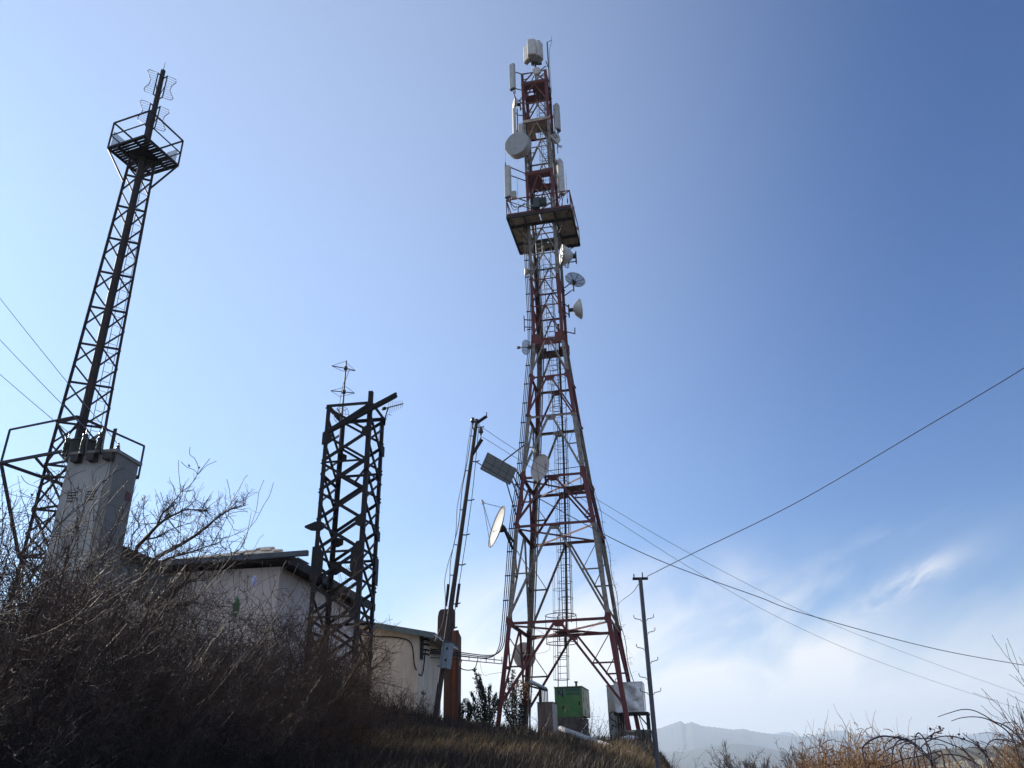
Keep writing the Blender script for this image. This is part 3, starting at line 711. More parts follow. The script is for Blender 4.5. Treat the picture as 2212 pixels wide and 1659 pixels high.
for i in range(60):
    z = 8.2 + i * .37 * 1.0
    if i % 3 == 0 and z < 30: c = TCn(0, z) - EX * .12 - EY * .05; G().bar(c - EX * .14, c + EX * .12, .04, .05).build('cable_clamp', 'black_steel', run)
a, b = TCn(0, tray_z) - EX * .05, wallp - V((0, 0, .12)); g = G()
for s in (-.07, .07): g.bar(a + V((0, 0, -.12 + s)), b + V((0, 0, s)), .04, .03)
for k in range(9): g.bar(a.lerp(b, k / 8) + V((0, 0, -.2 * (1 - k / 8))), a.lerp(b, k / 8) + V((0, 0, .1 - .1 * (k / 8))), .03)
g.tube(curve3([a.lerp(b, .38) + V((0, 0, -.12)), a.lerp(b, .42) + V((0, -.1, -.42)), a.lerp(b, .52) + V((0, -.15, -.5)), a.lerp(b, .62) + V((0, -.1, -.4)), a.lerp(b, .6) + V((0, 0, -.1))], 6), .02, 6)
g.build('cable_tray', 'black_steel', run)
# cable looms inside the upper mast
for i_, z0_, z1_, k_, lab_ in ((0, 29.8, 40.2, 3, 'black cable loom tied to the left front leg above the platform'), (1, 23.5, 38.6, 3, 'black cable loom tied to the right front leg through the platform'), (3, 22.5, 36.5, 4, 'black cable loom tied to the left rear leg through the platform')):
    g = G(); random.seed(200 + i_)
    for q in range(k_):
        off = -EX * SG[i_][0] * (.10 + .055 * q) - EY * SG[i_][1] * .12
        g.tube(curve3([TCn(i_, z) + off + rv(.018) for z in np.arange(z0_, z1_ - q * .9, 1.1)], 3), .024, 5)
    tag(g.build('cable_loom', 'cable'), lab_, 'cables')
random.seed(210)
for (a_, b_), lab_ in zip(((z6(200, 725), z6(400, 800)), (z6(850, 690), z6(770, 800)), (z5(300, 830), z5(420, 900)), (z5(900, 1350), z5(800, 1300)), (z6(930, 1440), z6(860, 1480))), ('grey jumper cables looping below the left front platform panel', 'grey jumper cables looping below the tall right platform panel', 'grey jumper cable looping below the top left panel', 'grey jumper cables looping below the upper right panel', 'grey jumper cable looping behind the cone dish')):
    A_, B_ = at(*a_, 37.0), at(*b_, 37.2); g = G()
    for q in range(3): g.tube(curve3([A_ + rv(.04), A_.lerp(B_, .3) - V((0, 0, .35 + .15 * q)) + rv(.06), A_.lerp(B_, .75) - V((0, 0, .3)) + rv(.06), B_ + rv(.05)], 5), .018, 5)
    tag(g.build('jumper_cable', 'cable'), lab_, 'cables')
# thick riser beside the caged ladder and thin loose lines
g = G(); g.tube([at(1221, 1400, 38.9), at(1224, 1340, 38.9), at(1222, 1160, 38.8), at(1218, 1000, 38.7), at(1206, 700, 38.4)], .055, 8); tag(g.build('riser_conduit', 'cable'), 'thick black riser pipe running up beside the caged ladder inside the tower', 'pipe')
g = G(); g.tube([TCn(3, z) + EX * .22 - EY * .1 for z in (base_z[3], 7.25, 14.13, 22.05, 29)], .05, 7); g.tube([TCn(3, z) + EX * .33 - EY * .1 for z in (base_z[3], 7.25, 14.13, 22.05, 29)], .035, 7); tag(g.build('leg_conduit', 'grey_steel'), 'grey green conduit pipes strapped along the far left tower leg', 'pipe')
def loose(pts, Y, label, r=.008, m='palecable', name='loose_cable'):
    tag(G().tube(curve3([at(x, y, Y) for x, y in pts], 6), r, 5).build(name, m), label, 'cable')
loose([zb(395, 380), zb(700, 420), zb(800, 590), zb(600, 640), zb(390, 640)], 36.5, 'pale thin cable looping across the base of the tower on the left')
loose([zb(1350, 250), zb(1280, 320), zb(1130, 430), zb(960, 530), zb(800, 545)], 36.6, 'pale thin cable slung from the right tower leg across the lower beams')
loose([zp(1185, 1350), zp(1180, 1450), zp(1240, 1640), (1060, 1435 + 21), (1085, 1452)], 35, 'thin dark cable hanging in a bow from the cable tray by the juniper', .007, 'wire')

# ------------------------------------------------------------------ left guyless mast with a tube up its middle
MY = 20.0
axis = lambda y: (170 + .229 * (950 - y), y)
Mc = at(*axis(600), MY); Mc = V((Mc.x, MY, 0))
mz = lambda y: at(*axis(y), MY).z
mast_base = gz(Mc.x, MY) - .2
mast = thing('steel_mast', (Mc.x, MY, mast_base), 'dark rusty square lattice mast with a crow\'s nest platform and bare tube top', 'mast')
dz = mz(339); c0 = V((Mc.x, MY, dz))
cL, cN, cR, cF = [onz(x, y, dz) for x, y in ((234, 320.6), (309, 293), (383.7, 358), (306.7, 383))]
uL = (cR - cL) / 2; uN = (cF - cN) / 2
hd = (uL.length + uN.length) / 2; uL = uL.normalized(); uN = V((-uL.y, uL.x, 0)) if V((-uL.y, uL.x, 0)).dot(uN) > 0 else V((uL.y, -uL.x, 0))
hw = lambda z: np.interp(z, [mz(1150), mz(921), mz(777), mz(397)], [.70, .61, .555, .39])
def MC(i, z):
    d = [-uL, -uN, uL, uN][i]; return V((Mc.x, MY, z)) + d * float(hw(z))
ztop = mz(395)
for i in (0, 2):
    a = (uL if i == 0 else -uL); b = -uN
    g = G(); zz = [mast_base, mz(1000), mz(777), dz]
    for z0, z1 in zip(zz, zz[1:]): g.angle(MC(i, z0), MC(i, z1), .075, .012, a, b)
    g.build('leg', 'brown_steel', mast)
z = mast_base + .3; lev = []
while z < dz - .4: lev.append(z); z += 1.22
for i in (0, 2):
    def NP(z): return V((Mc.x, MY, z)) + (MC(i, z) - V((Mc.x, MY, z))).normalized() * .06
    n = -uN; g = G()
    for z0, z1 in zip(lev, lev[1:] + [dz - .05]):
        zm_ = z0 + (z1 - z0) * .48
        g.bar(MC(i, z1), NP(z1), .055, .05); g.bar(MC(i, z1 - .03), NP(zm_), .045, .04); g.bar(NP(z1 - .03), MC(i, zm_), .045, .04); g.bar(MC(i, zm_) - n * .03, NP(z0 + .05) - n * .03, .045, .04)
    g.build('lattice_face', 'brown_steel', mast)
G().angle(MC(1, mast_base), MC(1, tube_low := mz(870)), .085, .012, uL + uN, uN - uL).build('leg', 'brown_steel', mast)
g = G()
for z0 in lev[:5]:
    for i in (0, 2): g.bar(MC(i, z0), MC(1, z0 + 1.15), .045, .04); g.bar(MC(1, z0 + .05), MC(i, z0 + 1.2), .045, .04); g.bar(MC(i, z0 + 1.2), MC(1, z0 + 1.2), .05)
g.build('base_lattice', 'brown_steel', mast)
tube_bot, tube_top = mz(965), mz(153)
g = G(); g.tube([V((Mc.x, MY, tube_bot)), V((Mc.x, MY, dz - 1)), V((Mc.x, MY, dz + 1.5)), V((Mc.x, MY, tube_top))], .118, 16, .078)
tb = g.build('centre_tube', 'brown_steel', mast)
G().tube([V((Mc.x, MY, tube_top - .05)), V((Mc.x, MY, tube_top + .42))], .012, 6, .006).build('tip_rod', 'black_steel', tb)
ladder(mast, V((Mc.x, MY, mast_base)) + uL * .42 + uN * .1, V((Mc.x, MY, dz)) + uL * .22 + uN * .05, uL * .9 + uN * .4, -uN, .24, rr=.007)
def deck(z, hd, rail, plate, name):
    c = V((Mc.x, MY, z)); Cn = [c - uL * hd, c - uN * hd, c + uL * hd, c + uN * hd]; g = G()
    for i in range(4): g.bar(Cn[i], Cn[(i + 1) % 4], .06, .07)
    dk = g.build(name, 'brown_steel', mast)
    if plate:
        a, b = Cn[1] - Cn[0], Cn[3] - Cn[0]; g = G()
        for k in range(14):      # slatted walkway
            f = (k + .5) / 14; g.bar(Cn[0] + b * f + a * .02, Cn[0] + b * f + a * .98, .075, .02)
        for f in (.27, .73): g.bar(Cn[0] + a * f - V((0, 0, .05)), Cn[0] + a * f + b - V((0, 0, .05)), .09, .05)
        g.build('slatted_floor', 'black_steel', dk)
        G().plate([Cn[0] + a * p + b * q - V((0, 0, .04)) for p, q in ((.2, .22), (.8, .2), (.78, .78), (.2, .8))], .02).build('floor_plate', 'black_steel', dk)
    g = G()
    for i in rail[0]: g.bar(Cn[i], Cn[i] + V((0, 0, rail[2])), .042)
    for i, j in rail[1]: g.bar(Cn[i] + V((0, 0, rail[2])), Cn[j] + V((0, 0, rail[2])), .042)
    if plate:
        for i, j in rail[1]: g.bar(Cn[i] + V((0, 0, rail[2] * .5)), Cn[j] + V((0, 0, rail[2] * .5)), .03)
    g.build('railing', 'brown_steel', dk); return Cn, dk
Cn, dk = deck(dz, hd, ((0, 1, 2, 3), ((0, 1), (1, 2), (2, 3), (3, 0)), 1.05), True, 'platform')
for i in (0, 2):
    G().bar(Cn[i], MC(i, dz - 1.15), .05).build('platform_strut', 'brown_steel', mast)
p1_, p2_ = Cn[0].lerp(Cn[3], .08) + V((0, 0, .1)), Cn[0].lerp(Cn[3], .45) + V((0, 0, .1))
for a, b in ((Cn[0].lerp(Cn[3], .05), Cn[0].lerp(Cn[3], .5)), (Cn[2].lerp(Cn[3], .1), Cn[2].lerp(Cn[3], .4))):
    G().plate([a + V((0, 0, .1)), b + V((0, 0, .1)), b + V((0, 0, .75)), a + V((0, 0, .75))], .012).build('mesh_screen', 'mesh', dk)
lz = mz(1016); hd2 = (at(315, 1049, MY) - at(9, 986, MY)).length / 2 * .80
C2, dk2 = deck(lz, hd2, ((0, 2), ((0, 1), (2, 1)), .92), False, 'lower_frame')
for i in range(4): G().bar(C2[i].lerp(C2[(i + 1) % 4], .5), MC(i, lz), .05).build('frame_beam', 'brown_steel', mast)
G().bar(C2[0], MC(0, lz - 2.4), .085).build('platform_strut', 'brown_steel', mast)
G().bar(C2[3], MC(3, lz - 2.0), .06).build('platform_strut', 'brown_steel', mast)
# bow-tie wire reflectors up the tube
def bowtie(pts, label, n=10):
    P = [at(*zm(x, y), MY - .15) for x, y in pts]; t = thing('bowtie_antenna', P[0], label, 'antenna', 'wire bow-tie antennas on the rusty mast')
    g = G(); k = len(P); rp = []
    for i in range(k):          # rounded corners
        a, b, c = P[i - 1], P[i], P[(i + 1) % k]; e = .12 if i not in (1, 2) else .0
        rp += [b + (a - b).normalized() * e, b + (c - b).normalized() * e] if e else [b]
    g.tube(rp + [rp[0]], .012, 5); g.build('outline_rod', 'wire', t)
    g = G(); top0, in0, in1, bot, notch = P
    outer = [top0, notch, bot]
    for i in range(1, n):
        f = i / n; a = in0.lerp(in1, f); b = top0.lerp(notch, f * 2) if f < .5 else notch.lerp(bot, f * 2 - 1)
        g.tube([a, b], .006, 4)
    g.build('reflector_wires', 'wire', t)
    g = G(); g.bar(in0, in1, .03)
    for f in (.02, .98):
        q = in0.lerp(in1, f); g.bar(q, V((Mc.x, MY, q.z)), .03)
    g.bar(in0.lerp(in1, .45), V((Mc.x, MY, in1.z)), .018); g.build('spine', 'black_steel', t)
bowtie([(685, 220), (800, 262), (750, 475), (635, 430), (735, 352)], 'upper left wire bow-tie antenna near the tip of the rusty mast')
bowtie([(1000, 340), (890, 292), (840, 505), (955, 540), (905, 413)], 'upper right wire bow-tie antenna near the tip of the rusty mast')
bowtie([(610, 518), (725, 560), (675, 785), (575, 705), (655, 655)], 'lower left wire bow-tie antenna above the crow\'s nest, partly behind the rail')
bowtie([(930, 640), (820, 590), (765, 805), (880, 848), (832, 713)], 'lower right wire bow-tie antenna just above the crow\'s nest rail')

# ------------------------------------------------------------------ transformer kiosk
KY = 16.5
kA, kB = at(*zk(755, 622), KY), at(*zk(1310, 602), KY); ktop = (kA.z + kB.z) / 2
kw = (kB - kA).length * 1.0; kd = kw * .72; kc = V((kA.x, kA.y, 0)); kbase = gz(kc.x + kw / 2, KY + .5) - .3
def KP(u, v, z): return V((kc.x, kc.y, z)) + HX * (u * kw) + HY * (v * kd)
kiosk = thing('transformer_kiosk', KP(.5, .5, kbase), 'grey steel transformer kiosk with louvred double doors and insulators on its roof, left among bushes', 'kiosk')
K = lambda u0, u1, v0, v1, z0, z1: G().hexa([KP(u0, v0, z0), KP(u1, v0, z0), KP(u1, v1, z0), KP(u0, v1, z0), KP(u0, v0, z1), KP(u1, v0, z1), KP(u1, v1, z1), KP(u0, v1, z1)])
K(0, 1, 0, 1, kbase, ktop).build('body', 'kioskside', kiosk)
K(-.02, 1.03, -.10, 1.10, ktop, ktop + .075).build('roof_slab', 'concrete', kiosk)
dt = ktop - .62; db = ktop - 2.55
for u0, u1 in ((.06, .445), (.455, .84)):
    d = K(u0, u1, -.035, 0, db, dt).build('door', 'kiosk', kiosk)
    g = G()
    for k in range(4):
        zz = dt - .24 - .062 * k; um = (u0 + u1) / 2; P = KP(um, -.04, zz); g.box(P, .20, .02, .018, HX, HY); 
    g.build('louvre', 'black_steel', d)
    g = K(u0 + .02, u1 - .02, -.042, -.035, (dt + db) / 2 - .12, (dt + db) / 2 - .10); g.build('door_seam', 'kioskside', d)
    if u0 > .3: G().box(KP(u0 + .03, -.05, (dt + db) / 2), .03, .04, .16, HX, HY).build('door_handle', 'black_steel', d)
g = K(.0, .92, -.028, -.001, dt, ktop - .005); g.build('lintel_panel', 'kiosk', kiosk)
g = K(.0, .055, -.028, -.001, db, dt); g.build('door_jamb', 'kiosk', kiosk)
for u in (.17, .50, .84):
    g = G(); g.box(KP(u + .06, -.13, ktop - .11), .17, .18, .16, HX, HY); g.build('bracket', 'soffit', kiosk)
G().box(KP(1.008, .78, ktop - .80), .012, .17, .20, HX, HY).build('warning_sign', 'maroon', kiosk)
tops = []
for u, hh in ((.0, .46), (.36, .52), (.70, .52)):
    b = KP(u, -.22, ktop - .06); g = G(); prof = [(.001, 0), (.06, 0), (.06, .05)]
    n = 8
    for k in range(n):
        zz = .06 + k * (hh - .2) / n; prof += [(.048, zz), (.066, zz + .012), (.066, zz + .022), (.048, zz + .034)]
    prof += [(.045, hh - .12), (.06, hh - .1), (.06, hh - .04), (.012, hh - .03), (.012, hh + .1), (.001, hh + .1)]
    g.lathe(b, V((0, 0, 1)), prof, 16); o = g.build('bushing_insulator', 'insul', kiosk); tops.append(b + V((0, 0, hh + .08)))
g = G(); g.box(KP(.86, -.02, ktop + .30), .075, .03, .56, HX, HY); g.build('steel_stub', 'brown_steel', kiosk)
b = KP(.98, .02, ktop + .075); g = G(); g.lathe(b, V((0, 0, 1)), [(.001, 0), (.05, 0), (.05, .04), (.022, .05), (.045, .08), (.022, .11), (.015, .17), (.001, .18)], 12); g.build('pin_insulator', 'insul', kiosk); tops.append(b + V((0, 0, .12)))
tc = at(*zk(893, 610), 17.1); tc.z = ktop + .075; g = G()
g.lathe(tc, V((0, 0, 1)), [(.001, 0), (.33, 0), (.34, .02), (.345, .40), (.36, .41), (.37, .44), (.36, .47), (.30, .49), (.001, .54)], 36); t = tag(g.build('transformer_tank', 'tank'), 'dark green drum shaped tank standing on the kiosk roof behind the insulators', 'tank')
G().lathe(tc + V((0, 0, .43)), V((0, 0, 1)), [(.372, -.02), (.385, -.01), (.385, .02), (.372, .03)], 36).build('lid_rim', 'black_steel', t)
def overhead(name, pts, r, label, m='wire', s=.0):
    return tag(G().tube(pts, r, 5).build(name, m), label, 'wire', None)
ends = [((-260, 560), 26), ((-260, 440), 26), ((-220, 350), 26)]
for tip, ((x, y), Y), lab in zip((tops[0], tops[1], tops[3]), ends, ('lowest of three thin overhead wires running from the kiosk to the upper left', 'middle of three thin overhead wires running from the kiosk to the upper left', 'highest of three thin overhead wires running from the kiosk to the upper left')):
    overhead('overhead_wire', sag(tip, at(x, y, Y), .15), .008, lab)

# ------------------------------------------------------------------ truncated black pylon
SYAW = R(7.7); SX = V((math.cos(SYAW), -math.sin(SYAW), 0)); SYd = V((math.sin(SYAW), math.cos(SYAW), 0))
SD = 20.0
f0, f1 = at(706, 877, SD + .09), at(803.5, 864, SD - .08); sw = (f1 - f0).dot(SX); stop_z = (f0.z + f1.z) / 2
def SC(i, z):
    u, v = [(0, 0), (1, 0), (1, 1), (0, 1)][i]; return V((f0.x, f0.y, z)) + SX * (u * sw) + SYd * (v * sw * .95)
sbase = min(gz(*SC(i, 0).xy) for i in range(4)) - .3
stump = thing('pylon_stump', SC(0, sbase), 'short black rusty lattice pylon cut off at the top, standing before the house', 'pylon')
szz = np.linspace(stop_z - .05, sbase + .2, 11); SDIR = [-SYd, SX, SYd, -SX]
for i in range(4):
    j, l = (i + 1) % 4, (i + 3) % 4; a = (SC(j, 0) - SC(i, 0)).normalized(); b = (SC(l, 0) - SC(i, 0)).normalized()
    top = stop_z + (.32 if i == 1 else 0) - (.05 if i == 3 else 0)
    G().angle(SC(i, sbase), SC(i, top), .115, .018, a, b).build('leg', 'black_steel', stump)
gus = {}
for i in range(4):
    j = (i + 1) % 4; n = SDIR[i]; h = (SC(j, 0) - SC(i, 0)).normalized(); offs = .35 if i % 2 else 0
    G().angle(SC(i, stop_z) + n * .01, SC(j, stop_z) + n * .01, .085, .014, -n, V((0, 0, -1))).build('beam', 'black_steel', stump)
    zz = [z_ - offs * .9 for z_ in szz]
    for k in range(len(zz) - 1):
        za, zb_ = zz[k], max(zz[k + 1], sbase + .1)
        A, B, C, D = SC(i, za), SC(j, zb_), SC(j, za), SC(i, zb_)
        G().angle(A + n * .008, B + n * .008, .068, .012, -n, (B - A).cross(n)).build('diagonal_brace', 'black_steel', stump)
        G().angle(C - n * .014, D - n * .014, .068, .012, -n, (D - C).cross(n)).build('diagonal_brace', 'black_steel', stump)
        if k in (1, 4, 6, 8): G().angle(D + n * .02, B + n * .02, .06, .012, -n, V((0, 0, -1))).build('beam', 'black_steel', stump)
def gusset(i, face, z, w, h, jut=0.0):
    n = SDIR[face]; hdir = (SC((face + 1) % 4, 0) - SC(face, 0)).normalized(); s = 1 if i == face else -1
    c = SC(i, z) + n * .03; e = hdir * s
    pts = [c - e * .04 + V((0, 0, h / 2)), c + e * w * .55 + V((0, 0, h / 2)), c + e * w + V((0, 0, h * .28)), c + e * w + V((0, 0, -h * .28)), c + e * w * .55 - V((0, 0, h / 2)), c - e * .04 - V((0, 0, h / 2))]
    if jut: pts = pts[:5] + [c - e * jut * .4 - V((0, 0, h * .4)), c - e * jut - V((0, 0, h * .06)), c - e * jut + V((0, 0, h * .14))]
    if s < 0: pts = pts[::-1]
    G().plate(pts, .016, n).build('gusset_plate', 'black_steel', stump)
zq = lambda zx, zy: at(*zt(zx, zy), SD).z
gusset(0, 0, at(*zs(230, 910), SD).z, .24, .36); gusset(1, 0, at(*zs(660, 850), SD).z, .22, .30); gusset(3, 2, at(*zs(360, 1090), SD + 1).z, .22, .26); gusset(2, 1, at(*zs(800, 1050), SD + 1).z, .26, .30)
gusset(0, 0, zq(150, 285), .22, .26, .30); gusset(3, 2, at(*zt(280, 400), SD + 1).z, .30, .26); gusset(1, 0, zq(520, 255), .24, .26); gusset(2, 1, at(*zt(630, 370), SD + 1).z, .22, .26)
gusset(0, 0, zq(140, 590), .27, .85); gusset(1, 0, zq(520, 565), .30, .92); gusset(2, 1, at(*zt(630, 620), SD + 1).z, .26, .42); gusset(2, 1, at(*zt(620, 730), SD + 1).z, .24, .3); gusset(3, 2, at(*zt(270, 620), SD + 1).z, .3, .34); gusset(1, 0, zq(490, 1010), .25, .3)
a = at(*zs(235, 835), SD - .25); b = at(*zs(965, 445), SD - .25)
g = G(); g.bar(a, b, .05, .13, V((0, 0, 1))); g.bar(a + V((0, .03, .055)), b + V((0, .03, .055)), .11, .016); g.bar(a + V((0, .03, -.055)), b + V((0, .03, -.055)), .11, .016); g.build('loose_beam', 'black_steel', stump)
p = at(*zs(665, 1190), SD - .1); q = at(*zs(510, 1400), SD - .1); G().bar(p, q, .07, .04).build('broken_brace', 'black_steel', stump)
# antennas on the pylon
mp = at(*zs(375, 690), 20.6); mp2 = at(*zs(400, 120), 20.6); mp2 = V((mp.x, mp.y, mp2.z)); mpb = at(*zs(355, 1080), 20.6); mpb = V((mp.x, mp.y, mpb.z))
t = thing('turnstile_antenna', mpb, 'thin mast with two open wire diamond antennas on top of the black pylon', 'antenna')
G().tube([mpb, mp, mp2 + V((0, 0, .12))], .034, 8, .022).build('mast_pole', 'galv', t)
for (lx, ly), (rx, ry), (tx, ty), (bx, by) in (((265, 137), (520, 187), (408, 88), (385, 193)), ((253, 405), (513, 430), (420, 362), (355, 468))):
    zc = at(*zs((lx + rx) / 2, (ly + ry) / 2), 20.6).z; c = V((mp.x, mp.y, zc))
    g = G(); Lp, Rp = at(*zs(lx, ly), 20.5), at(*zs(rx, ry), 20.65); Tp, Bp = at(*zs(tx, ty), 20.2), at(*zs(bx, by), 21.0)
    for u, v in ((Lp, Tp), (Tp, Rp), (Rp, Bp), (Bp, Lp)): g.tube([u, v], .008, 4)
    g.tube([Lp, c], .015, 5); g.tube([Rp, c], .015, 5); g.lathe(c - V((0, 0, .05)), V((0, 0, 1)), [(.001, 0), (.055, 0), (.055, .1), (.001, .1)], 10)
    g.build('diamond_loop', 'wire', t)
G().tube(curve3([at(*zs(460, 165), 20.5), at(*zs(415, 290), 20.5), at(*zs(395, 320), 20.55), at(*zs(360, 480), 20.5), at(*zs(350, 640), 20.5)], 5), .008, 4).build('feed_line', 'cable', t)
c = at(*zs(360, 650), 20.35); g = G(); r = .26
for q in (1, .66, .33): g.tube([c + V((math.cos(a) * r * q * .8, .1 * q * q, math.sin(a) * r * q)) for a in [k * math.pi / 12 for k in range(25)]], .007, 4)
for k in range(8): a = k * math.pi / 4; g.tube([c, c + V((math.cos(a) * r * .8, .1, math.sin(a) * r))], .007, 4)
g.tube([c, c - V((.02, .3, -.02))], .012, 5); g.bar(c, V((mp.x, mp.y, c.z)), .03)
tag(g.build('grid_dish', 'wire'), 'small round wire grid dish clamped low on the thin mast of the black pylon', 'dish')
a, b = at(*zs(830, 597), 20.9), at(*zs(1037, 545), 20.5); t = thing('yagi_antenna', a, 'small comb shaped yagi antenna pointing right from the black pylon', 'antenna')
g = G(); g.tube([a, b], .016, 6); g.lathe(a, b - a, [(.001, -.05), (.05, -.05), (.05, .05), (.001, .05)], 10); g.tube([a.lerp(b, .22), at(*zs(840, 700), 21)], .02, 6); g.tube([at(*zs(840, 700), 21), V((SC(2, 0).x, SC(2, 0).y, at(*zs(835, 760), 21).z))], .03, 6); g.build('boom', 'black_steel', t)
g = G(); d_, s_, u_ = frame(b - a)
for k in range(8):
    c = a.lerp(b, .25 + .1 * k); L = .18 - .012 * k; g.tube([c - u_ * L - s_ * L * .3, c + u_ * L + s_ * L * .3], .005, 4)
g.build('element', 'wire', t)
loosep = [zs(880, 660), zs(910, 670), zs(870, 665), zs(850, 720), zs(790, 760), zs(770, 950)]
tag(G().tube(curve3([at(x, y, 20.9) for x, y in loosep], 5), .007, 4).build('loose_cable', 'cable'), 'thin loose cable drooping beside the yagi antenna on the black pylon', 'cable')

# ------------------------------------------------------------------ house, annex and shed
HD = 21.0
hc = at(606, 1224, HD); he = hc.z; hb = gz(hc.x, hc.y) - .5
def HP_(u, v, z): return V((hc.x, hc.y, z)) + HX * u + HY * v     # u to the right along the front, v back
fl = -(hc - at(372, 1228, HD + .5)).dot(HX) if False else 0
fw = (hc - at(366, 1228, HD + .45)).length; hdp = 6.3
def blk(u0, u1, v0, v1, z0, z1, P=HP_):
    return G().hexa([P(u0, v0, z0), P(u1, v0, z0), P(u1, v1, z0), P(u0, v1, z0), P(u0, v0, z1), P(u1, v0, z1), P(u1, v1, z1), P(u0, v1, z1)])
house = thing('house', HP_(-1, 1, hb), 'pink plastered house with a low dark slate roof and grey gutter behind the thicket', 'house')
blk(-fw - 2.5, 0, 0, hdp, hb, he).build('wall', 'plaster', house)
ov = .42; rt = at(585, 1193, HD + .7).z
rf = blk(-fw - 2.9, ov, -ov, hdp + ov, he + .09, he + .16); rf = rf.build('eaves_board', 'soffit', house)
g = G(); P = [HP_(-fw - 2.95, -ov - .06, he + .17), HP_(ov + .06, -ov - .06, he + .17), HP_(ov + .06, hdp + ov, he + .17), HP_(-fw - 2.95, hdp + ov, he + .17)]
rz = he + .17 + 1.08
Q = [HP_(-fw + .3, 1.5, rz - .55), HP_(-1.6, 2.6, rz)]
g.add(P + Q, [(0, 1, 5, 4), (1, 2, 5), (2, 3, 4, 5), (3, 0, 4), (3, 2, 1, 0)]); rfo = g.build('roof', 'slate', house)
gd = G(); random.seed(3)
for k in range(70):     # uneven slates on the slope that shows
    u = random.random(); v = random.random() * .93
    a = P[0].lerp(P[1], u).lerp(Q[0].lerp(Q[1], u), v); n = (P[1] - P[0]).cross(Q[0] - P[0]).normalized(); h = (P[1] - P[0]).normalized(); w_ = (Q[0].lerp(Q[1], u) - P[0].lerp(P[1], u)).normalized()
    gd.box(a + n * (.012 + .012 * random.random()), .30, .34, .02, h, (w_ + n * .06).normalized(), n)
gd.build('loose_slates', 'slate', rfo)
g = G(); g.plate([HP_(.2, .2, he + .235), HP_(ov + .02, .05, he + .225), HP_(ov, .9, he + .25), HP_(-.1, .9, he + .33)], .03); g.build('lifted_tile', 'concrete', rfo)
g = G(); L0, L1 = HP_(-fw - 2.9, -ov - .09, he + .10), HP_(ov + .52, -ov - .09, he + .19)
g.bar(L0, L1, .12, .13); g.build('gutter', 'gutter', house)
g = G(); g.bar(HP_(ov + .02, -ov, he + .05), HP_(ov + .02, hdp + ov, he + .05), .10, .24); g.build('verge_board', 'soffit', house)
# annex to the left, teal wall
ann = thing('annex', HP_(-fw - 1, -1.5, hb), 'grey teal annex with a plain dark roof edge left of the pink house', 'annex')
aw = at(266, 1176, HD - 2.6); ad = 2.9; au = -fw
blk(au - 1.0, au, -ad, -.02, hb, he - .02).build('wall', 'plaster3', ann)
g = G(); P = [HP_(au - 1.2, -ad - .35, he + .15), HP_(au + .30, -ad - .35, he + .0), HP_(au + .30, -.46, he + .0), HP_(au - 1.2, -.46, he + .15)]
g.plate(P, .09); g.build('roof', 'slate', ann)
g = G(); g.bar(P[1], P[2], .06, .16); g.build('verge_board', 'soffit', ann)
# shed with a sheet roof falling to the right
LD = 29.0
lc = at(905, 1368, LD); lz_ = lc.z; lb_ = gz(lc.x, lc.y) - .4; lw = 6.2; ldp = 3.5; sl = .20
def LP(u, v, z): return V((lc.x, lc.y, z)) + HX * u + HY * v
shed = thing('shed', LP(-1, 1, lb_), 'cream plastered lean-to shed with a green grey sheet roof falling to the right', 'shed')
g = G(); g.hexa([LP(-lw, 0, lb_), LP(0, 0, lb_), LP(0, ldp, lb_), LP(-lw, ldp, lb_), LP(-lw, 0, lz_ + lw * sl), LP(0, 0, lz_), LP(0, ldp, lz_ - .05), LP(-lw, ldp, lz_ + lw * sl)]); g.build('wall', 'plaster2', shed)
g = G(); rw = .62; zr_ = lambda u: lz_ - u * sl + .07
ridges = 40; vs = []; fs = []
for side in range(2):
    for k in range(ridges + 1):
        v = -.28 + (ldp + .55) * k / ridges; dzz = .03 * (1 if k % 2 else 0) - side * .02
        vs += [LP(-lw - .2, v, zr_(-lw - .2) + dzz), LP(rw, v, zr_(rw) + dzz)]
n_ = 2 * (ridges + 1)
for k in range(ridges): fs += [(2 * k, 2 * k + 1, 2 * k + 3, 2 * k + 2), (n_ + 2 * k + 2, n_ + 2 * k + 3, n_ + 2 * k + 1, n_ + 2 * k)]
g.add(vs, fs); g.build('roof_sheet', 'sheet', shed)
g = G(); g.hexa([LP(-lw, -.30, zr_(-lw) - .17), LP(rw - .02, -.30, zr_(rw) - .17), LP(rw - .02, -.27, zr_(rw) - .17), LP(-lw, -.27, zr_(-lw) - .17), LP(-lw, -.30, zr_(-lw) + .02), LP(rw - .02, -.30, zr_(rw) + .02), LP(rw - .02, -.27, zr_(rw) + .02), LP(-lw, -.27, zr_(-lw) + .02)]); g.build('fascia', 'sheet', shed)
g = G(); g.hexa([LP(.02, -.26, zr_(.0) - .12), LP(rw, -.26, zr_(rw) - .10), LP(rw, ldp + .2, zr_(rw) - .10), LP(.02, ldp + .2, zr_(0) - .12), LP(.02, -.26, zr_(0) - .10), LP(rw, -.26, zr_(rw) - .03), LP(rw, ldp + .2, zr_(rw) - .03), LP(.02, ldp + .2, zr_(0) - .10)]); g.build('eaves_flashing', 'zinc', shed)
g = G(); random.seed(11); w0 = LP(.012, .45, lb_ + 1.25)
for k in range(14):
    b = w0 + HY * (.055 * k); g.tube([b + V((0, 0, random.uniform(-.05, .05))), b + HY * .05 + V((0, 0, random.uniform(-.07, .07))), b + HY * .04 + V((0, 0, random.uniform(-.05, .05)))], .008, 4)
g.build('graffiti', 'blackink', shed)
cb = [at(*zp(-120, 760), LD - .06), at(*zp(30, 795), LD - .06), LP(-.25, -.06, lz_ - .35), LP(-.10, -.06, lz_ - 1.1), LP(.06, .35, lz_ - 1.35), wallp.lerp(LP(0, .5, wallp.z), .6)]
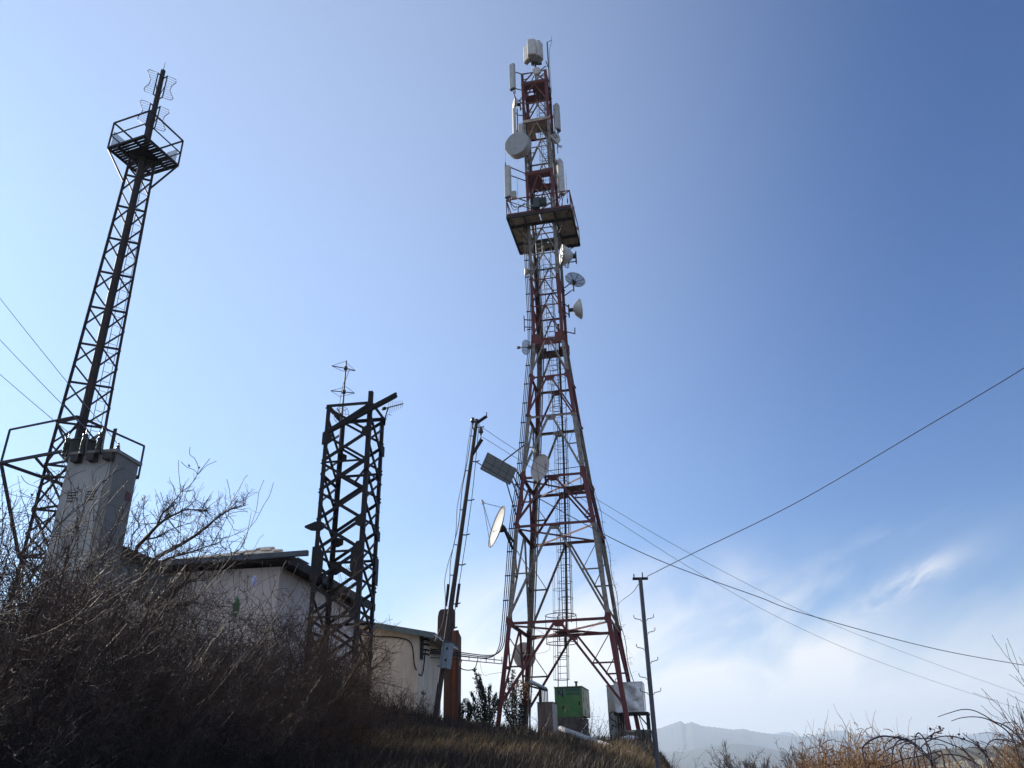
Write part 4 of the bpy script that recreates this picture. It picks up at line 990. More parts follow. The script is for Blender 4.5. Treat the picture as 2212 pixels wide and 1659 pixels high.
cb[0] = LP(-1.9, -.06, lz_ - .0); cb[1] = LP(-.75, -.06, lz_ - .12)
tag(G().tube(curve3([LP(-4, -.06, lz_ + .45)] + cb, 6), .021, 6).build('wall_cable', 'cable'), 'thick black cable pinned under the shed eaves and bending down the corner', 'cable')
g = G()
for k, zz in enumerate((.30, .12, -.06, -.2)):
    p = LP(.02, .5, wallp.z + zz); g.tube([p, p + HX * .12, p + HX * .25 - V((0, 0, .05))], .035, 6)
g.box(LP(.03, .35, wallp.z), .05, .3, .8, HX, HY)
tag(g.build('cable_entry', 'black_steel'), 'black cable glands where the cables enter the shed side wall', 'cable entry')

# rusty steel structures behind the shed
RD = 34.0
a = at(957, 1512, RD); b = at(990, 1512, RD); tz = at(975, 1362, RD).z; gzr = gz((a.x + b.x) / 2, RD) - .3
t = thing('rusty_container', V((a.x, RD, gzr)), 'orange rusty corrugated steel container standing behind the right end of the shed', 'container')
wv = (b - a).length; g = G(); n = 9
for k in range(5, n): g.box(V((a.x + wv * (k + .5) / n, RD + (.03 if k % 2 else 0), (gzr + tz) / 2)), wv / n, .06, tz - gzr)
g.build('front_panel', 'rust', t)
g = G().box(V(((a.x + b.x) / 2, RD + .9, (gzr + tz) / 2 - .02)), wv - .02, 1.6, tz - gzr - .05); g.build('body', 'rustdark', t)
g = G().bar(V((b.x - .03, RD - .06, gzr)), V((b.x - .08, RD - .06, tz)), .07, .05); g.bar(V((a.x + wv * .46, RD - .07, gzr)), V((a.x + wv * .46, RD - .07, tz - .3)), .05, .05); g.build('edge_post', 'rustdark', t)
P = [at(*zp(x, y), 35.8) for x, y in ((425, 900), (432, 640), (450, 540), (480, 500), (530, 490), (718, 482), (716, 765), (690, 800), (680, 905), (740, 910), (765, 1000), (790, 1150), (425, 1150))]
t = tag(G().plate(P, .9, V((0, -1, 0))).build('rusty_hopper', 'rustdark'), 'dark brown rusty steel hopper with a rounded shoulder, rising behind the leaning pole', 'hopper')

# ------------------------------------------------------------------ leaning pole with meter box
PD = 26.0
pb, pt = at(944, 1527, PD), at(1030, 906, PD + .3); pb = pb + (pb - pt).normalized() * .5
pole = thing('leaning_pole', pb, 'dark tarred wooden pole leaning right beside the shed with step irons and a meter box', 'pole')
G().tube([pb, pb.lerp(pt, .5), pt], .092, 14, .062).build('shaft', 'tarpole', pole)
pd_, ps_, pu_ = frame(pt - pb)
if ps_.x < 0: ps_ = -ps_
g = G()
for f in (.03, .16, .30, .42, .52, .645, .72, .80):
    q = pb.lerp(pt, 1 - f); g.tube([q + ps_ * .05, q + ps_ * .20 + V((0, 0, .01)), q + ps_ * .30 + V((0, 0, .06))], .022, 5)
    q2 = pb.lerp(pt, 1 - f - .035); g.tube([q2 - ps_ * .05, q2 - ps_ * .16], .018, 5)
g.build('step_iron', 'brown_steel', pole)
q = pb.lerp(pt, .985); e = at(*zo(290, 88), PD); g = G(); g.bar(q, e, .11, .06); g.bar(e, at(*zo(291, 66), PD), .03); g.build('top_arm', 'brown_steel', pole)
q = pb.lerp(pt, .86); e = at(*zo(268, 206), PD); G().bar(q, e, .09, .06).build('side_arm', 'brown_steel', pole)
ins = []
for (x, y) in ((220, 118), (262, 172)):
    b = at(*zo(x, y + 12), PD); g = G(); g.lathe(b, V((0, 0, 1)), [(.001, 0), (.03, 0), (.03, .06), (.07, .08), (.09, .13), (.06, .16), (.075, .2), (.05, .26), (.001, .28)], 12); g.bar(b - V((0, 0, .14)), b + V((0, 0, .03)), .03); g.bar(b - V((0, 0, .10)), pb.lerp(pt, .95 if x < 240 else .87), .03); g.build('insulator', 'insul', pole); ins.append(b + V((0, 0, .1)))
mb0, mb1 = at(*zp(575, 1300), PD - .14), pd_
mbx = thing('meter_box', mb0, 'grey blue metal meter box with two round black holes strapped to the leaning pole', 'meter box')
bw, bh, bd = .29, .76, .22
bx = (HX * .93 - HY * .36).normalized(); bx = (bx - pd_ * bx.dot(pd_)).normalized(); by = pd_.cross(bx).normalized()
if by.y < 0: by = -by
G().box(mb0, bw, bd, bh, bx, by, pd_).build('housing', 'meter', mbx)
G().box(mb0 + pd_ * (bh / 2 + .015), bw + .05, bd + .05, .03, bx, by, pd_).build('lid', 'gutter', mbx)
for s in (.20, -.14): G().lathe(mb0 - by * (bd / 2 + .004) + pd_ * s + bx * .06, -by, [(.042, 0), (.042, .006), (.001, .006)], 20, smooth=False).build('round_hole', 'dark', mbx)
g = G(); g.box(mb0 - by * (bd / 2 + .004) - bx * .07, .012, .008, bh - .06, bx, by, pd_)
for s in (-.12, -.09): g.box(mb0 - by * (bd / 2 + .004) + bx * s + pd_ * .30, .015, .01, .06, bx, by, pd_)
g.build('door_seam', 'gutter', mbx)
for offs, lab, mm in ((-.16, 'black cable running loosely down the left side of the leaning pole', 'cable'), (-.24, 'pale cable dropping loosely down the left side of the leaning pole to the meter box', 'palecable')):
    random.seed(int(-offs * 100)); pts = []
    for k in range(13):
        f = .98 - k * .062; pts.append(pb.lerp(pt, f) + ps_ * (offs * (.55 + .9 * math.sin(k * .8 + offs * 9) ** 2 * (k / 12)) - .03) - V((0, .06, 0)))
    tag(G().tube(curve3(pts, 5), .013, 5).build('pole_cable', mm), lab, 'cable')
tag(G().tube(curve3([pb.lerp(pt, .99) + ps_ * .1, pb.lerp(pt, .7) + ps_ * .20, pb.lerp(pt, .4) + ps_ * .16, pb.lerp(pt, .2) + ps_ * .1], 8), .012, 5).build('pole_cable', 'cable'), 'straight thin stay wire running down the right side of the leaning pole', 'cable')
for f, w_ in ((.395, .34), (.345, .0)):
    q = pb.lerp(pt, f + .02)
    if w_: tag(G().bar(q - ps_ * .19, q - ps_ * .155 - pd_ * .7, .07, .05).bar(q + ps_ * .17 + pd_ * .05, q + ps_ * .17 - pd_ * .7, .09, .06).build('clamp_board', 'soffit'), 'two short dark boards clamped to both sides of the leaning pole', 'board')
# long wires to the right
def hang(pts, r, label, name='overhead_wire', run=True):
    P = [at(x, y, Y) for x, y, Y in pts]
    if run: P += [P[-1] + (P[-1] - P[-2]) * k for k in (1, 2, 4, 7)]      # carries on out of view to its next pole
    tag(G().tube(curve3(P, 10), r, 5).build(name, 'wire'), label, 'wire')
hang([(1031, 916, PD), (1118, 974, 27.5), (1293, 1081, 31), (1500, 1201, 36), (1740, 1323, 43), (1950, 1408, 50), (2155, 1482, 58), (2300, 1530, 64)], .009, 'upper thin overhead wire from the leaning pole to the right tree')
hang([(1042, 944, PD), (1113, 988, 27.5), (1297, 1103, 31), (1500, 1232, 36), (1700, 1343, 42), (1900, 1430, 49), (2128, 1508, 57), (2280, 1552, 63)], .009, 'lower thin overhead wire from the leaning pole passing behind the tower')
hang([(1027, 997, PD), (1161, 1075, 29), (1295, 1149, 33), (1400, 1200, 34), (1500, 1240, 35), (1640, 1290, 36.5), (1735, 1325, 38), (2000, 1397, 41), (2212, 1437, 43), (2500, 1482, 47)], .018, 'thicker black overhead cable sagging from the tower to the right edge')
hkt = at(1383, 1250, 16)
hang([(1398, 1245, 16), (1500, 1194, 15.2), (1720, 1086, 13.8), (2000, 922, 12), (2212, 795, 10.8), (2420, 660, 9.8)], .008, 'single overhead wire rising from the hook pole to the upper right')
hang([(1379, 1262, 16), (1366, 1280, 18), (1345, 1296, 24), (1325, 1315, 30), (1318, 1330, 35.4)], .008, 'short slack wire between the hook pole and the right tower leg', run=False)

# ------------------------------------------------------------------ hook pole on the right
hb_ = V((at(1420, 1659, 16).x, 16, 0)); hx = at(1402, 1450, 16).x
hpz0 = gz(hx, 16) - .4; hpt = at(1383, 1250, 16); hx = (hpt.x + hb_.x) / 2
hook = thing('hook_pole', V((hx, 16, hpz0)), 'slim grey steel pole with small curved hooks on both sides, right of the tower', 'pole')
hb_ = V((at(1421, 1659, 16).x, 16, hpz0)); lo = at(1421, 1659, 16)
G().tube([V((lo.x, 16, hpz0)), V((lo.x, 16, lo.z)), V((hpt.x, 16, hpt.z))], .052, 14, .040).build('shaft', 'galv', hook)
G().box(hpt + V((.0, 0, .0)), .30, .06, .045).box(hpt + V((-.12, 0, .05)), .02, .02, .09).box(hpt + V((.05, 0, .06)), .02, .02, .12).build('top_bar', 'black_steel', hook)
for x, y, s in ((1670, 335, 1), (1635, 340, -1), (1685, 455, 1), (1655, 600, -1), (1705, 720, 1), (1685, 865, -1), (1695, 1000, -1), (1735, 1000, 1)):
    q = at(*zb(x, y), 16); f = (q.z - lo.z) / (hpt.z - lo.z); q = V((lo.x + (hpt.x - lo.x) * f, 16, q.z)); s = V((s, 0, 0))
    G().tube([q + s * .05, q + s * .07 + V((0, 0, .035)), q + s * .17 + V((0, 0, .055)), q + s * .19 + V((0, 0, .07)), q + s * .195 + V((0, 0, .12))], .008, 6).build('hook', 'galv', hook)

# ------------------------------------------------------------------ generator, cabinets, box on stand
GD = 36.0
ga, gb_ = at(*zg(462, 397), GD), at(*zg(855, 378), GD - .15); gw = (gb_ - ga).dot(EX); gt = (ga.z + gb_.z) / 2; g0 = at(*zg(490, 806), GD).z; gdp = 2.3
def GP(u, v, z): return V((ga.x, ga.y, z)) + EX * u + EY * v
gbase = gz(*GP(.5, .5, 0).xy) - .1
gen = thing('generator', GP(gw / 2, 1, gbase), 'green boxed power generator with blue lettering, skylight painted on its right side, under the tower', 'generator')
def gblk(u0, u1, v0, v1, z0, z1): return blk(u0, u1, v0, v1, z0, z1, GP)
gblk(0, gw, 0, gdp, g0, gt).build('housing', 'gengreen', gen)
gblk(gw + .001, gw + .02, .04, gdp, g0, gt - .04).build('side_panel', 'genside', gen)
gblk(-.02, gw + .03, -.03, gdp + .02, gt, gt + .035).build('roof_sheet', 'gengreen', gen)
gblk(.08, gw - .08, -.02, gdp, gbase, g0 - .04).build('skid', 'darkconcrete', gen)
gblk(-.01, gw + .03, -.035, .04, g0 - .05, g0 + .02).build('base_rail', 'gengreen', gen)
g = G()
for u, v, a, b in ((gw + .024, .35, gt - .22, .14), (gw + .024, .30, gt - .5, .18), (gw + .024, 1.2, gt - .45, .16), (gw + .024, .6, gt - .95, .22), (gw + .024, .85, gt - 1.0, .22), (gw + .024, 1.6, gt - .7, .2)):
    g.box(GP(u, v, a), .012, .10, b, EX, EY)
g.build('vent_slot', 'dark', gen)
g = G(); p = GP(gw * .78, .3, gt + .03); g.tube([p, p + V((0, 0, .16))], .045, 10); g.box(p + V((0, 0, .19)), .14, .12, .05, EX, EY); g.build('exhaust', 'black_steel', gen)
g = G()
for u in (.33,): g.box(GP(gw * u, -.006, (g0 + gt) / 2 - .15), .012, .012, (gt - g0) * .7, EX, EY)
g.build('door_seam', 'dark', gen)
g = G()
for z_ in (.75, .3): g.box(GP(gw * .33 - .05, -.008, g0 + (gt - g0) * z_), .05, .016, .09, EX, EY)
g.build('hinge', 'black_steel', gen)
G().box(GP(gw * .90, -.012, g0 + (gt - g0) * .42), .05, .024, .14, EX, EY).build('door_handle', 'black_steel', gen)
G().box(GP(gw * .5, -.004, gt - .02), gw, .008, .03, EX, EY).build('top_seam', 'dark', gen)
def text(body, P, size, parent, m, bold=0.0, sx=1.0):
    cu = bpy.data.curves.new(body, 'FONT'); cu.body = body; cu.size = size; cu.extrude = .003; cu.offset = bold; cu.resolution_u = 3
    tmp = bpy.data.objects.new('tmp', cu); COL.objects.link(tmp); dg = bpy.context.evaluated_depsgraph_get()
    me = bpy.data.meshes.new_from_object(tmp.evaluated_get(dg)); bpy.data.objects.remove(tmp); g = G()
    g.add([P + EX * (v.co.x * sx) + EZ * v.co.y - EY * (.006 + v.co.z) for v in me.vertices], [tuple(p.vertices) for p in me.polygons])
    return g.build('lettering', m, parent)
text("KJ", GP(gw * .10, 0, gt - .30), .32, gen, 'blueink', .012, .95)
text("POWER", GP(gw * .42, 0, gt - .165), .145, gen, 'blueink', .003, 1.15)
text("GENERATOR", GP(gw * .42, 0, gt - .305), .125, gen, 'blueink', .002, .80)
# small brown cabinet
CD = 34.5
ca, cb_ = at(*zg(215, 613), CD), at(*zg(430, 605), CD - .1); cw = (cb_ - ca).dot(EX); ct = (ca.z + cb_.z) / 2
def CP(u, v, z): return V((ca.x, ca.y, z)) + EX * u + EY * v
cbase = gz(*CP(.3, .3, 0).xy) - .2
t = thing('service_cabinet', CP(cw / 2, .3, cbase), 'low brown metal cabinet with a pale right side, left of the green generator', 'cabinet')
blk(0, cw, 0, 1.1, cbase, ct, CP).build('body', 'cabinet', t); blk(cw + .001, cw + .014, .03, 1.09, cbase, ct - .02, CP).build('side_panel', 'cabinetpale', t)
blk(-.02, cw + .03, -.03, 1.13, ct, ct + .03, CP).build('lid', 'cabinet', t); blk(cw * .5, cw * .5 + .012, -.008, 0, cbase, ct - .05, CP).build('door_seam', 'dark', t)
a, b, c, d = at(*zg(95, 305), CD - .6), at(*zg(360, 415), CD + .9), at(*zg(345, 395), CD + 1.3), at(*zg(120, 285), CD + .2)
t = thing('cable_canopy', a, 'grey sheet canopy on a bent steel frame over the pipes left of the brown cabinet', 'canopy')
G().plate([a, b, c, d], .06).build('roof_sheet', 'cabinetgrey', t)
g = G(); g.bar(a - V((0, 0, .16)), b - V((0, 0, .06)), .06); g.bar(d - V((0, 0, .12)), c - V((0, 0, .06)), .06); g.bar(a - V((0, 0, .16)), d - V((0, 0, .12)), .05)
p = at(*zg(250, 470), CD + .3); g.bar(a.lerp(b, .6) - V((0, 0, .08)), V((p.x, p.y, cbase)), .12); g.bar(a - V((0, 0, .1)), V((a.x, a.y, gz(a.x, a.y) - .2)), .06); g.build('frame', 'brown_steel', t)
g = G()
for k in range(5):
    p = at(*zg(275 + 22 * k, 455), CD + .5); g.tube([p + V((0, 0, .12)), V((p.x, p.y, ct - .3))], .022, 6)
g.build('riser_pipe', 'galv', t)
# silver dented box on a steel table
TD = 37.0
ta, tb_ = at(*zg(1318, 322), TD), at(*zg(1722, 308), TD - .2); tw_ = (tb_ - ta).dot(EX); tt = (ta.z + tb_.z) / 2; t0 = at(*zg(1335, 752), TD).z; tdp = 1.25
def TP(u, v, z): return V((ta.x, ta.y, z)) + EX * u + EY * v
tg_ = gz(*TP(.6, .6, 0).xy) - .3
box = thing('silver_box', TP(tw_ / 2, tdp / 2, t0), 'dented silver foil clad box on the steel table behind the right tower leg', 'box')
g = G(); n = 9; random.seed(2)
def dent(u, z): return .035 * math.sin(u * 7 + z * 3) * math.sin(z * 5 + u * 2) + random.uniform(-.012, .012)
def sheet(fn, nu=10, nz=10):
    vs = [fn(i / nu, j / nz) for j in range(nz + 1) for i in range(nu + 1)]
    return vs, [(j * (nu + 1) + i, j * (nu + 1) + i + 1, (j + 1) * (nu + 1) + i + 1, (j + 1) * (nu + 1) + i) for j in range(nz) for i in range(nu)]
ed = lambda a: min(1, 6 * a * (1 - a))
g.add(*sheet(lambda u, w: TP(u * tw_, ed(u) * ed(w) * dent(u, w), t0 + (tt - t0) * w)), smooth=True)
g.add(*sheet(lambda u, w: TP(tw_ + ed(u) * ed(w) * dent(u, w), u * tdp, t0 + (tt - t0) * w)), smooth=True)
g.add(*sheet(lambda u, w: TP(ed(u) * ed(w) * dent(u, w), (1 - u) * tdp, t0 + (tt - t0) * w)), smooth=True)
g.add(*sheet(lambda u, w: TP((1 - u) * tw_, tdp, t0 + (tt - t0) * w)))
g.add(*sheet(lambda u, w: TP(u * tw_, w * tdp, tt))); g.add(*sheet(lambda u, w: TP(u * tw_, (1 - w) * tdp, t0)))
g.build('cladding', 'foil', box)
g = G(); c = TP(.12, .1, tt + .10)
g.tube([c + EX * (.055 * math.cos(a)) + EZ * (.075 * math.sin(a)) for a in [k * math.pi / 8 for k in range(17)]], .016, 6); g.tube([TP(.12, .1, tt), TP(.12, .1, tt + .04)], .02, 6); g.build('lifting_eye', 'black_steel', box)
g = G()
for u, v in ((0, 0), (tw_, 0), (tw_, tdp)): g.bar(TP(u, v, t0), TP(u, v, tt + .015), .03, .03)
g.bar(TP(0, 0, tt), TP(tw_, 0, tt), .03); g.bar(TP(tw_, 0, tt), TP(tw_, tdp, tt), .03); g.build('edge_trim', 'zinc', box)
tab = thing('steel_table', TP(tw_ / 2, tdp / 2, tg_), 'dark steel frame table carrying the dented silver box', 'table')
g = G(); zt_ = t0 - .05
for a, b in (((-.05, 0), (tw_ + .12, 0)), ((-.05, tdp), (tw_ + .12, tdp)), ((-.05, 0), (-.05, tdp)), ((tw_ + .12, 0), (tw_ + .12, tdp)), ((tw_ / 2, 0), (tw_ / 2, tdp))): g.bar(TP(*a, zt_), TP(*b, zt_), .09)
g.build('frame', 'black_steel', tab)
for u, v in ((.08, 0), (.25, .3), (tw_ + .1, 0), (tw_ + .1, tdp), (.08, tdp)):
    G().bar(TP(u, v, tg_), TP(u, v, zt_), .075).build('leg', 'black_steel', tab)
g = G(); g.bar(TP(tw_ + .1, 0, zt_ - .5), TP(tw_ - .3, 0, zt_), .05); g.bar(TP(.08, 0, zt_ - .5), TP(.45, 0, zt_), .05); g.build('brace', 'black_steel', tab)
WD = 38.6
wa, wb = at(*zg(1212, 372), WD), at(*zg(1330, 372), WD); wt = wa.z; wg = gz(wa.x, WD) - .4
t = thing('tall_cabinet', V((wa.x, WD, wg)), 'tall plain grey cabinet standing on the ground behind the silver box', 'cabinet')
def WP(u, v, z): return V((wa.x, wa.y, z)) + EX * u + EY * v
blk(0, .75, 0, .8, wg, wt, WP).build('body', 'cabinetgrey', t); blk(-.02, .78, -.03, .83, wt, wt + .04, WP).build('roof', 'cabinet', t); blk(.06, .70, -.012, 0, wg + .5, wt - .06, WP).build('door', 'cabinetgrey', t)
tag(G().tube(curve3([at(*zg(x, y), 36.6) for x, y in ((1360, 745), (1290, 745), (1258, 790), (1290, 850), (1350, 890), (1345, 960), (1300, 930), (1295, 1000))], 6), .022, 6).build('loose_hose', 'cable'), 'black hose looping from the silver box table to the ground', 'hose')
# retaining block and litter
BD = 33.6
ba, bb = at(*zg(1392, 1012), BD), at(*zg(1830, 1005), BD); bw_ = (bb - ba).length; bz = ba.z
g = G(); random.seed(8); nu, nz = 14, 8; rand = {}
def rj(i, j): return rand.setdefault((i, j), random.uniform(-.07, .07))
vs, fs = sheet(lambda u, w: ba + EX * (u * bw_ * (1.0 + .12 * (1 - w)) - .0) - EY * (.25 * (1 - w)) + V((rj(round(u * nu), round(w * nz)), rj(round(u * nu), round(w * nz)) * 1.2, -(1 - w) * 2.6 + (rj(round(u * nu), 99) if w > .98 else 0))), nu, nz); g.add(vs, fs)
vs2, fs2 = sheet(lambda u, w: ba + EX * (u * bw_) + EY * (w * 2.2) + V((rj(round(u * nu), nz) if w < .01 else 0, 0, rj(round(u * nu), 99) if w < .01 else .02)), nu, nz); g.add(vs2, fs2)
vs3, fs3 = sheet(lambda u, w: ba + EX * (bw_ * (1 + .14 * (1 - w)) + .05) + EY * (2.2 * u - .25 * (1 - w)) + V((0, 0, -(1 - w) * 2.6)), nu, nz); g.add(vs3, fs3)
tag(g.build('retaining_block', 'darkconcrete'), 'rough dark concrete block edging the hilltop below the silver box table', 'concrete block')
def crumple(name, c, sx, sy, sz, m, label, seed, cat='bag'):
    random.seed(seed); g = G(); nu, nv = 14, 9; vs = []; fs = []; ph = [random.uniform(0, 6.28) for _ in range(6)]
    for j in range(nv + 1):
        t = math.pi * j / nv
        for i in range(nu):
            a = 2 * math.pi * i / nu; k = 1 + .28 * math.sin(3 * a + ph[0] + 2 * t) + .2 * math.sin(5 * a + ph[1]) * math.sin(3 * t + ph[2]) + random.uniform(-.1, .1)
            vs.append(V(c) + V((math.cos(a) * math.sin(t) * sx * k, math.sin(a) * math.sin(t) * sy * k, math.cos(t) * sz * k)))
    for j in range(nv):
        for i in range(nu): fs.append((j * nu + i, j * nu + (i + 1) % nu, (j + 1) * nu + (i + 1) % nu, (j + 1) * nu + i))
    return tag(g.add(vs, fs).build(name, m), label, cat)
crumple('plastic_bag', at(*zg(1525, 1165), 31.5), .36, .2, .15, 'bagwhite', 'crumpled white plastic bag lying on the slope below the concrete block', 4)
crumple('plastic_bag', at(*zh(505, 1590), 10.2), .11, .06, .10, 'bagcream', 'torn cream and white plastic bag caught in the left thicket', 5)
crumple('plastic_bag', at(*zh(1728, 1530), 15.0), .055, .05, .15, 'baggreen', 'green plastic bag hanging in the thicket before the pink house', 6)
crumple('plastic_scrap', at(*zh(1945, 1220), 16.0), .04, .03, .09, 'bagblue', 'pale violet plastic scrap caught in twigs before the pink wall', 7, 'scrap')
# fallen pole on the slope
def hit(x, y, Y0=8, Y1=45):
    Y = Y0
    while Y < Y1:
        p = at(x, y, Y)
        if p.z <= gz(p.x, p.y): return p
        Y += .05
    return at(x, y, Y1)
fa = hit(1211, 1577); fb = hit(1366, 1638)
if fa.y > 33: fa = at(1211, 1577, 30)
if fb.y > 25 or fb.y < 15: fb = at(1366, 1638, 18.5)
fa = fa + V((0, 0, .05)); fb = fb + V((0, 0, .05))
print('fallen pole', fa, fb, gz(fa.x, fa.y), gz(fb.x, fb.y))
t = thing('fallen_pole', fb, 'pale round concrete pole lying aslant on the slope below the generator', 'pole')
G().tube([fa, fa.lerp(fb, .5), fb], .085, 14, .085).build('shaft', 'whitepipe', t)
G().tube([fb, fb + (fb - fa).normalized() * .02], .055, 12).build('bore', 'concrete', t)

# ------------------------------------------------------------------ conifers
def juniper(plumes, bot, Y, label, seed, dens=260, fat=.13):
    random.seed(seed); b = at(bot[0], bot[1], Y); b.z = gz(b.x, b.y) - .1; t = thing('juniper', b, label, 'tree', 'junipers behind the tower'); g = G(); fol = G()
    for (x, y) in plumes:
        tip = at(x, y, Y + random.uniform(-.35, .35)); mid = b.lerp(tip, .5) + V((random.uniform(-.1, .1), random.uniform(-.15, .15), -.05)); P = curve3([b, mid, tip], 8); g.tube(P, .03, 5, .006)
        for k in range(dens):
            u = random.random() ** .7; q = P[min(len(P) - 1, int(u * len(P)))]; d0 = (tip - mid).normalized()
            c = q + rv(fat) * (1.15 - u) + rv(.03); dd = (d0 * .8 + rv(.5) + V((0, 0, .2))).normalized(); l = .06 + .13 * random.random() ** 2; _, s_, u_ = frame(dd); w = .012 + .016 * random.random()
            fol.add([c - s_ * w, c + s_ * w, c + dd * l], [(0, 1, 2)]); fol.add([c - u_ * w, c + u_ * w, c + dd * l * .9 + s_ * .02], [(0, 1, 2)])
    g.build('trunk', 'bark', t); fol.build('crown', 'juniper', t)
M['juniper'] = island_mat('juniper_leaf', [(0, (.018, .026, .018)), (.6, (.035, .045, .028)), (1, (.07, .075, .045))], .7, .15)
juniper([(1027, 1450), (1035, 1462), (1040, 1480), (1058, 1488), (1070, 1503), (1075, 1515), (1020, 1500), (1048, 1505), (1012, 1520)], (1048, 1545), 33.5, 'ragged dark juniper between the leaning pole and the left tower leg, tip bent left', 21)
juniper([(1108, 1452), (1098, 1470), (1118, 1475), (1125, 1495), (1092, 1500), (1130, 1515), (1110, 1490), (1088, 1520), (1136, 1530)], (1110, 1550), 38.5, 'denser dark juniper standing behind the left tower legs', 22, 300, .16)
juniper([(1005, 1512), (1015, 1520), (998, 1522), (990, 1528), (1024, 1528)], (1006, 1540), 35, 'low dark juniper bush at the right end of the rusty container', 23, 160, .1)

# ------------------------------------------------------------------ bare thicket on the left bank
GL = 'leafless thorn shrub in the tangled thicket on the left bank'
protos = [shrub_mesh(s, 2.3, 18, 1, V((.22, 0, .0)), kids=8).build('thorn_shrub', 'twig') for s in (31, 32, 33)] + [shrub_mesh(s, 1.7, 20, 1, V((.1, 0, 0)), wide=.8, kids=7).build('thorn_shrub', 'twigwarm') for s in (34, 35)] + [shrub_mesh(36, 1.6, 22, 1, V((.05, 0, 0)), wide=.9, kids=8).build('bramble_tangle', 'twigshade')]
def top_of(o): return float(np.percentile(np.array([v.co.z for v in o.data.vertices]), 99.0))
HT = [top_of(o) for o in protos]; print('heights', HT)
used = [False] * 6
random.seed(12)
def put(kind, px, top, Y, sz=None, lab=GL, grp='bare thorn shrubs of the thicket'):
    p = at(px, top, Y); z = gz(p.x, p.y); H = max(.5, p.z - z); s = H / HT[kind]
    sw_ = max(.5, min(1.2, s)); o = place(protos[kind], not used[kind], p.x, p.y, sw_, random.random() * 6.28 if (kind >= 3 or px > 300) else random.uniform(-.6, .6), s / sw_)
    used[kind] = True; tag(o, lab, 'shrub', grp, 'thing'); return o
rows = [  # px, top py, distance
 (-60, 1040, 9.5), (0, 1090, 8.6), (20, 1150, 10.5), (70, 1120, 9.2), (110, 1160, 11.5), (140, 1190, 8.2), (160, 1130, 10.0), (215, 1150, 9.4), (240, 1190, 11.5), (285, 1205, 10.2), (300, 1270, 8.4), (340, 1260, 11.8),
 (390, 1330, 10.5), (420, 1400, 9.0), (450, 1325, 12.5), (500, 1345, 11.6), (545, 1320, 13.2), (560, 1410, 10.0), (590, 1370, 12.0), (640, 1400, 11.0), (60, 1270, 7.6), (200, 1300, 7.4), (330, 1370, 7.6), (460, 1400, 8.4), (-30, 1200, 7.4)]
rows += [(400, 1400, 12), (480, 1400, 13), (560, 1390, 14), (620, 1400, 13), (250, 1260, 13), (180, 1240, 12.5), (100, 1230, 12.8), (40, 1220, 12), (-20, 1160, 11.5), (310, 1330, 9.4), (380, 1370, 9), (520, 1400, 9.4), (140, 1290, 8.8), (230, 1330, 8.6), (30, 1300, 8.8)]
for px, top, Y in rows: put(random.choice((0, 1, 2)), px, top, Y)
rows2 = [(620, 1345, 13.5), (655, 1300, 15.5), (695, 1290, 17.5), (675, 1300, 16.5), (680, 1370, 12.5), (690, 1400, 13.5), (600, 1420, 10.5), (660, 1450, 10.5), (690, 1460, 12)]
GL2 = 'brownish leafless shrub at the foot of the black pylon'
rows2 += [(655, 1330, 14), (670, 1330, 15), (690, 1370, 14.5), (640, 1390, 12), (680, 1420, 13), (700, 1350, 17.5)]
for px, top, Y in rows2: put(random.choice((3, 4)), px, top, Y, lab=GL2, grp='brown shrubs round the black pylon')
GL3 = 'low tangle of dead brambles with painted-in shade on the bank below the thicket'
for px, top, Y in ((40, 1420, 6.8), (180, 1440, 6.9), (300, 1470, 7.2), (420, 1500, 7.6), (540, 1480, 8.6), (100, 1500, 6.3), (250, 1540, 6.5), (610, 1530, 9.0), (20, 1480, 6.0), (330, 1520, 6.9), (480, 1540, 7.4), (560, 1560, 7.8), (150, 1560, 6.0), (390, 1580, 6.6), (660, 1560, 9.5), (50, 1560, 5.8)): put(5, px, top, Y, lab=GL3, grp='bramble tangles on the bank')
# small bare tree with two long limbs reaching right
TD2 = 11.5
random.seed(40); T = Twigs(); L = Twigs()
def limb(path, r0, r1, Yl, kids, klen, depth=1):
    P = curve3([at(*zh(x, y), Yy) for (x, y), Yy in zip(path, Yl)], 6); T.add(P, r0, r1)
    for k in range(kids):
        i = int(len(P) * (.15 + .85 * random.random())); i = min(i, len(P) - 2); d = (P[i + 1] - P[i]).normalized()
        grow(L, P[i], d * .7 + rv(.6) + V((0, 0, .2)), klen * (.28 + .55 * random.random()), .006, depth, 5, .2, .06, 5, .7, .5, .0028)
limb([(380, 1600), (470, 1450), (590, 1220), (720, 1020), (760, 950)], .055, .04, [11.3] * 5, 8, .4)
limb([(760, 950), (860, 890), (1050, 790), (1290, 640), (1480, 480), (1650, 370), (1850, 310)], .034, .006, [11.3, 11.3, 11.4, 11.5, 11.6, 11.7, 11.8], 46, .5)
limb([(550, 800), (660, 690), (780, 560), (900, 470), (1030, 405), (1150, 365), (1400, 370)], .03, .005, [11.2, 11.1, 11.0, 11.0, 10.9, 10.9, 10.8], 40, .48)
limb([(470, 1000), (550, 800)], .034, .03, [11.2, 11.2], 6, .35)
limb([(780, 560), (840, 420), (930, 330), (1010, 230), (1090, 130)], .018, .004, [11, 11, 11, 11, 11], 22, .38)
limb([(800, 1000), (980, 930), (1200, 870), (1400, 800), (1560, 750)], .02, .004, [11.6] * 5, 24, .4)
limb([(660, 720), (800, 690), (930, 610), (1040, 570)], .014, .004, [11.2] * 4, 14, .35)
limb([(640, 1640), (900, 1410), (1090, 1260), (1260, 1190), (1400, 1060), (1640, 960)], .03, .008, [10.8, 10.8, 10.8, 11, 11, 11.2], 26, .42)
limb([(870, 1440), (1000, 1500), (1120, 1510), (1280, 1420)], .018, .006, [10.8] * 4, 12, .35)
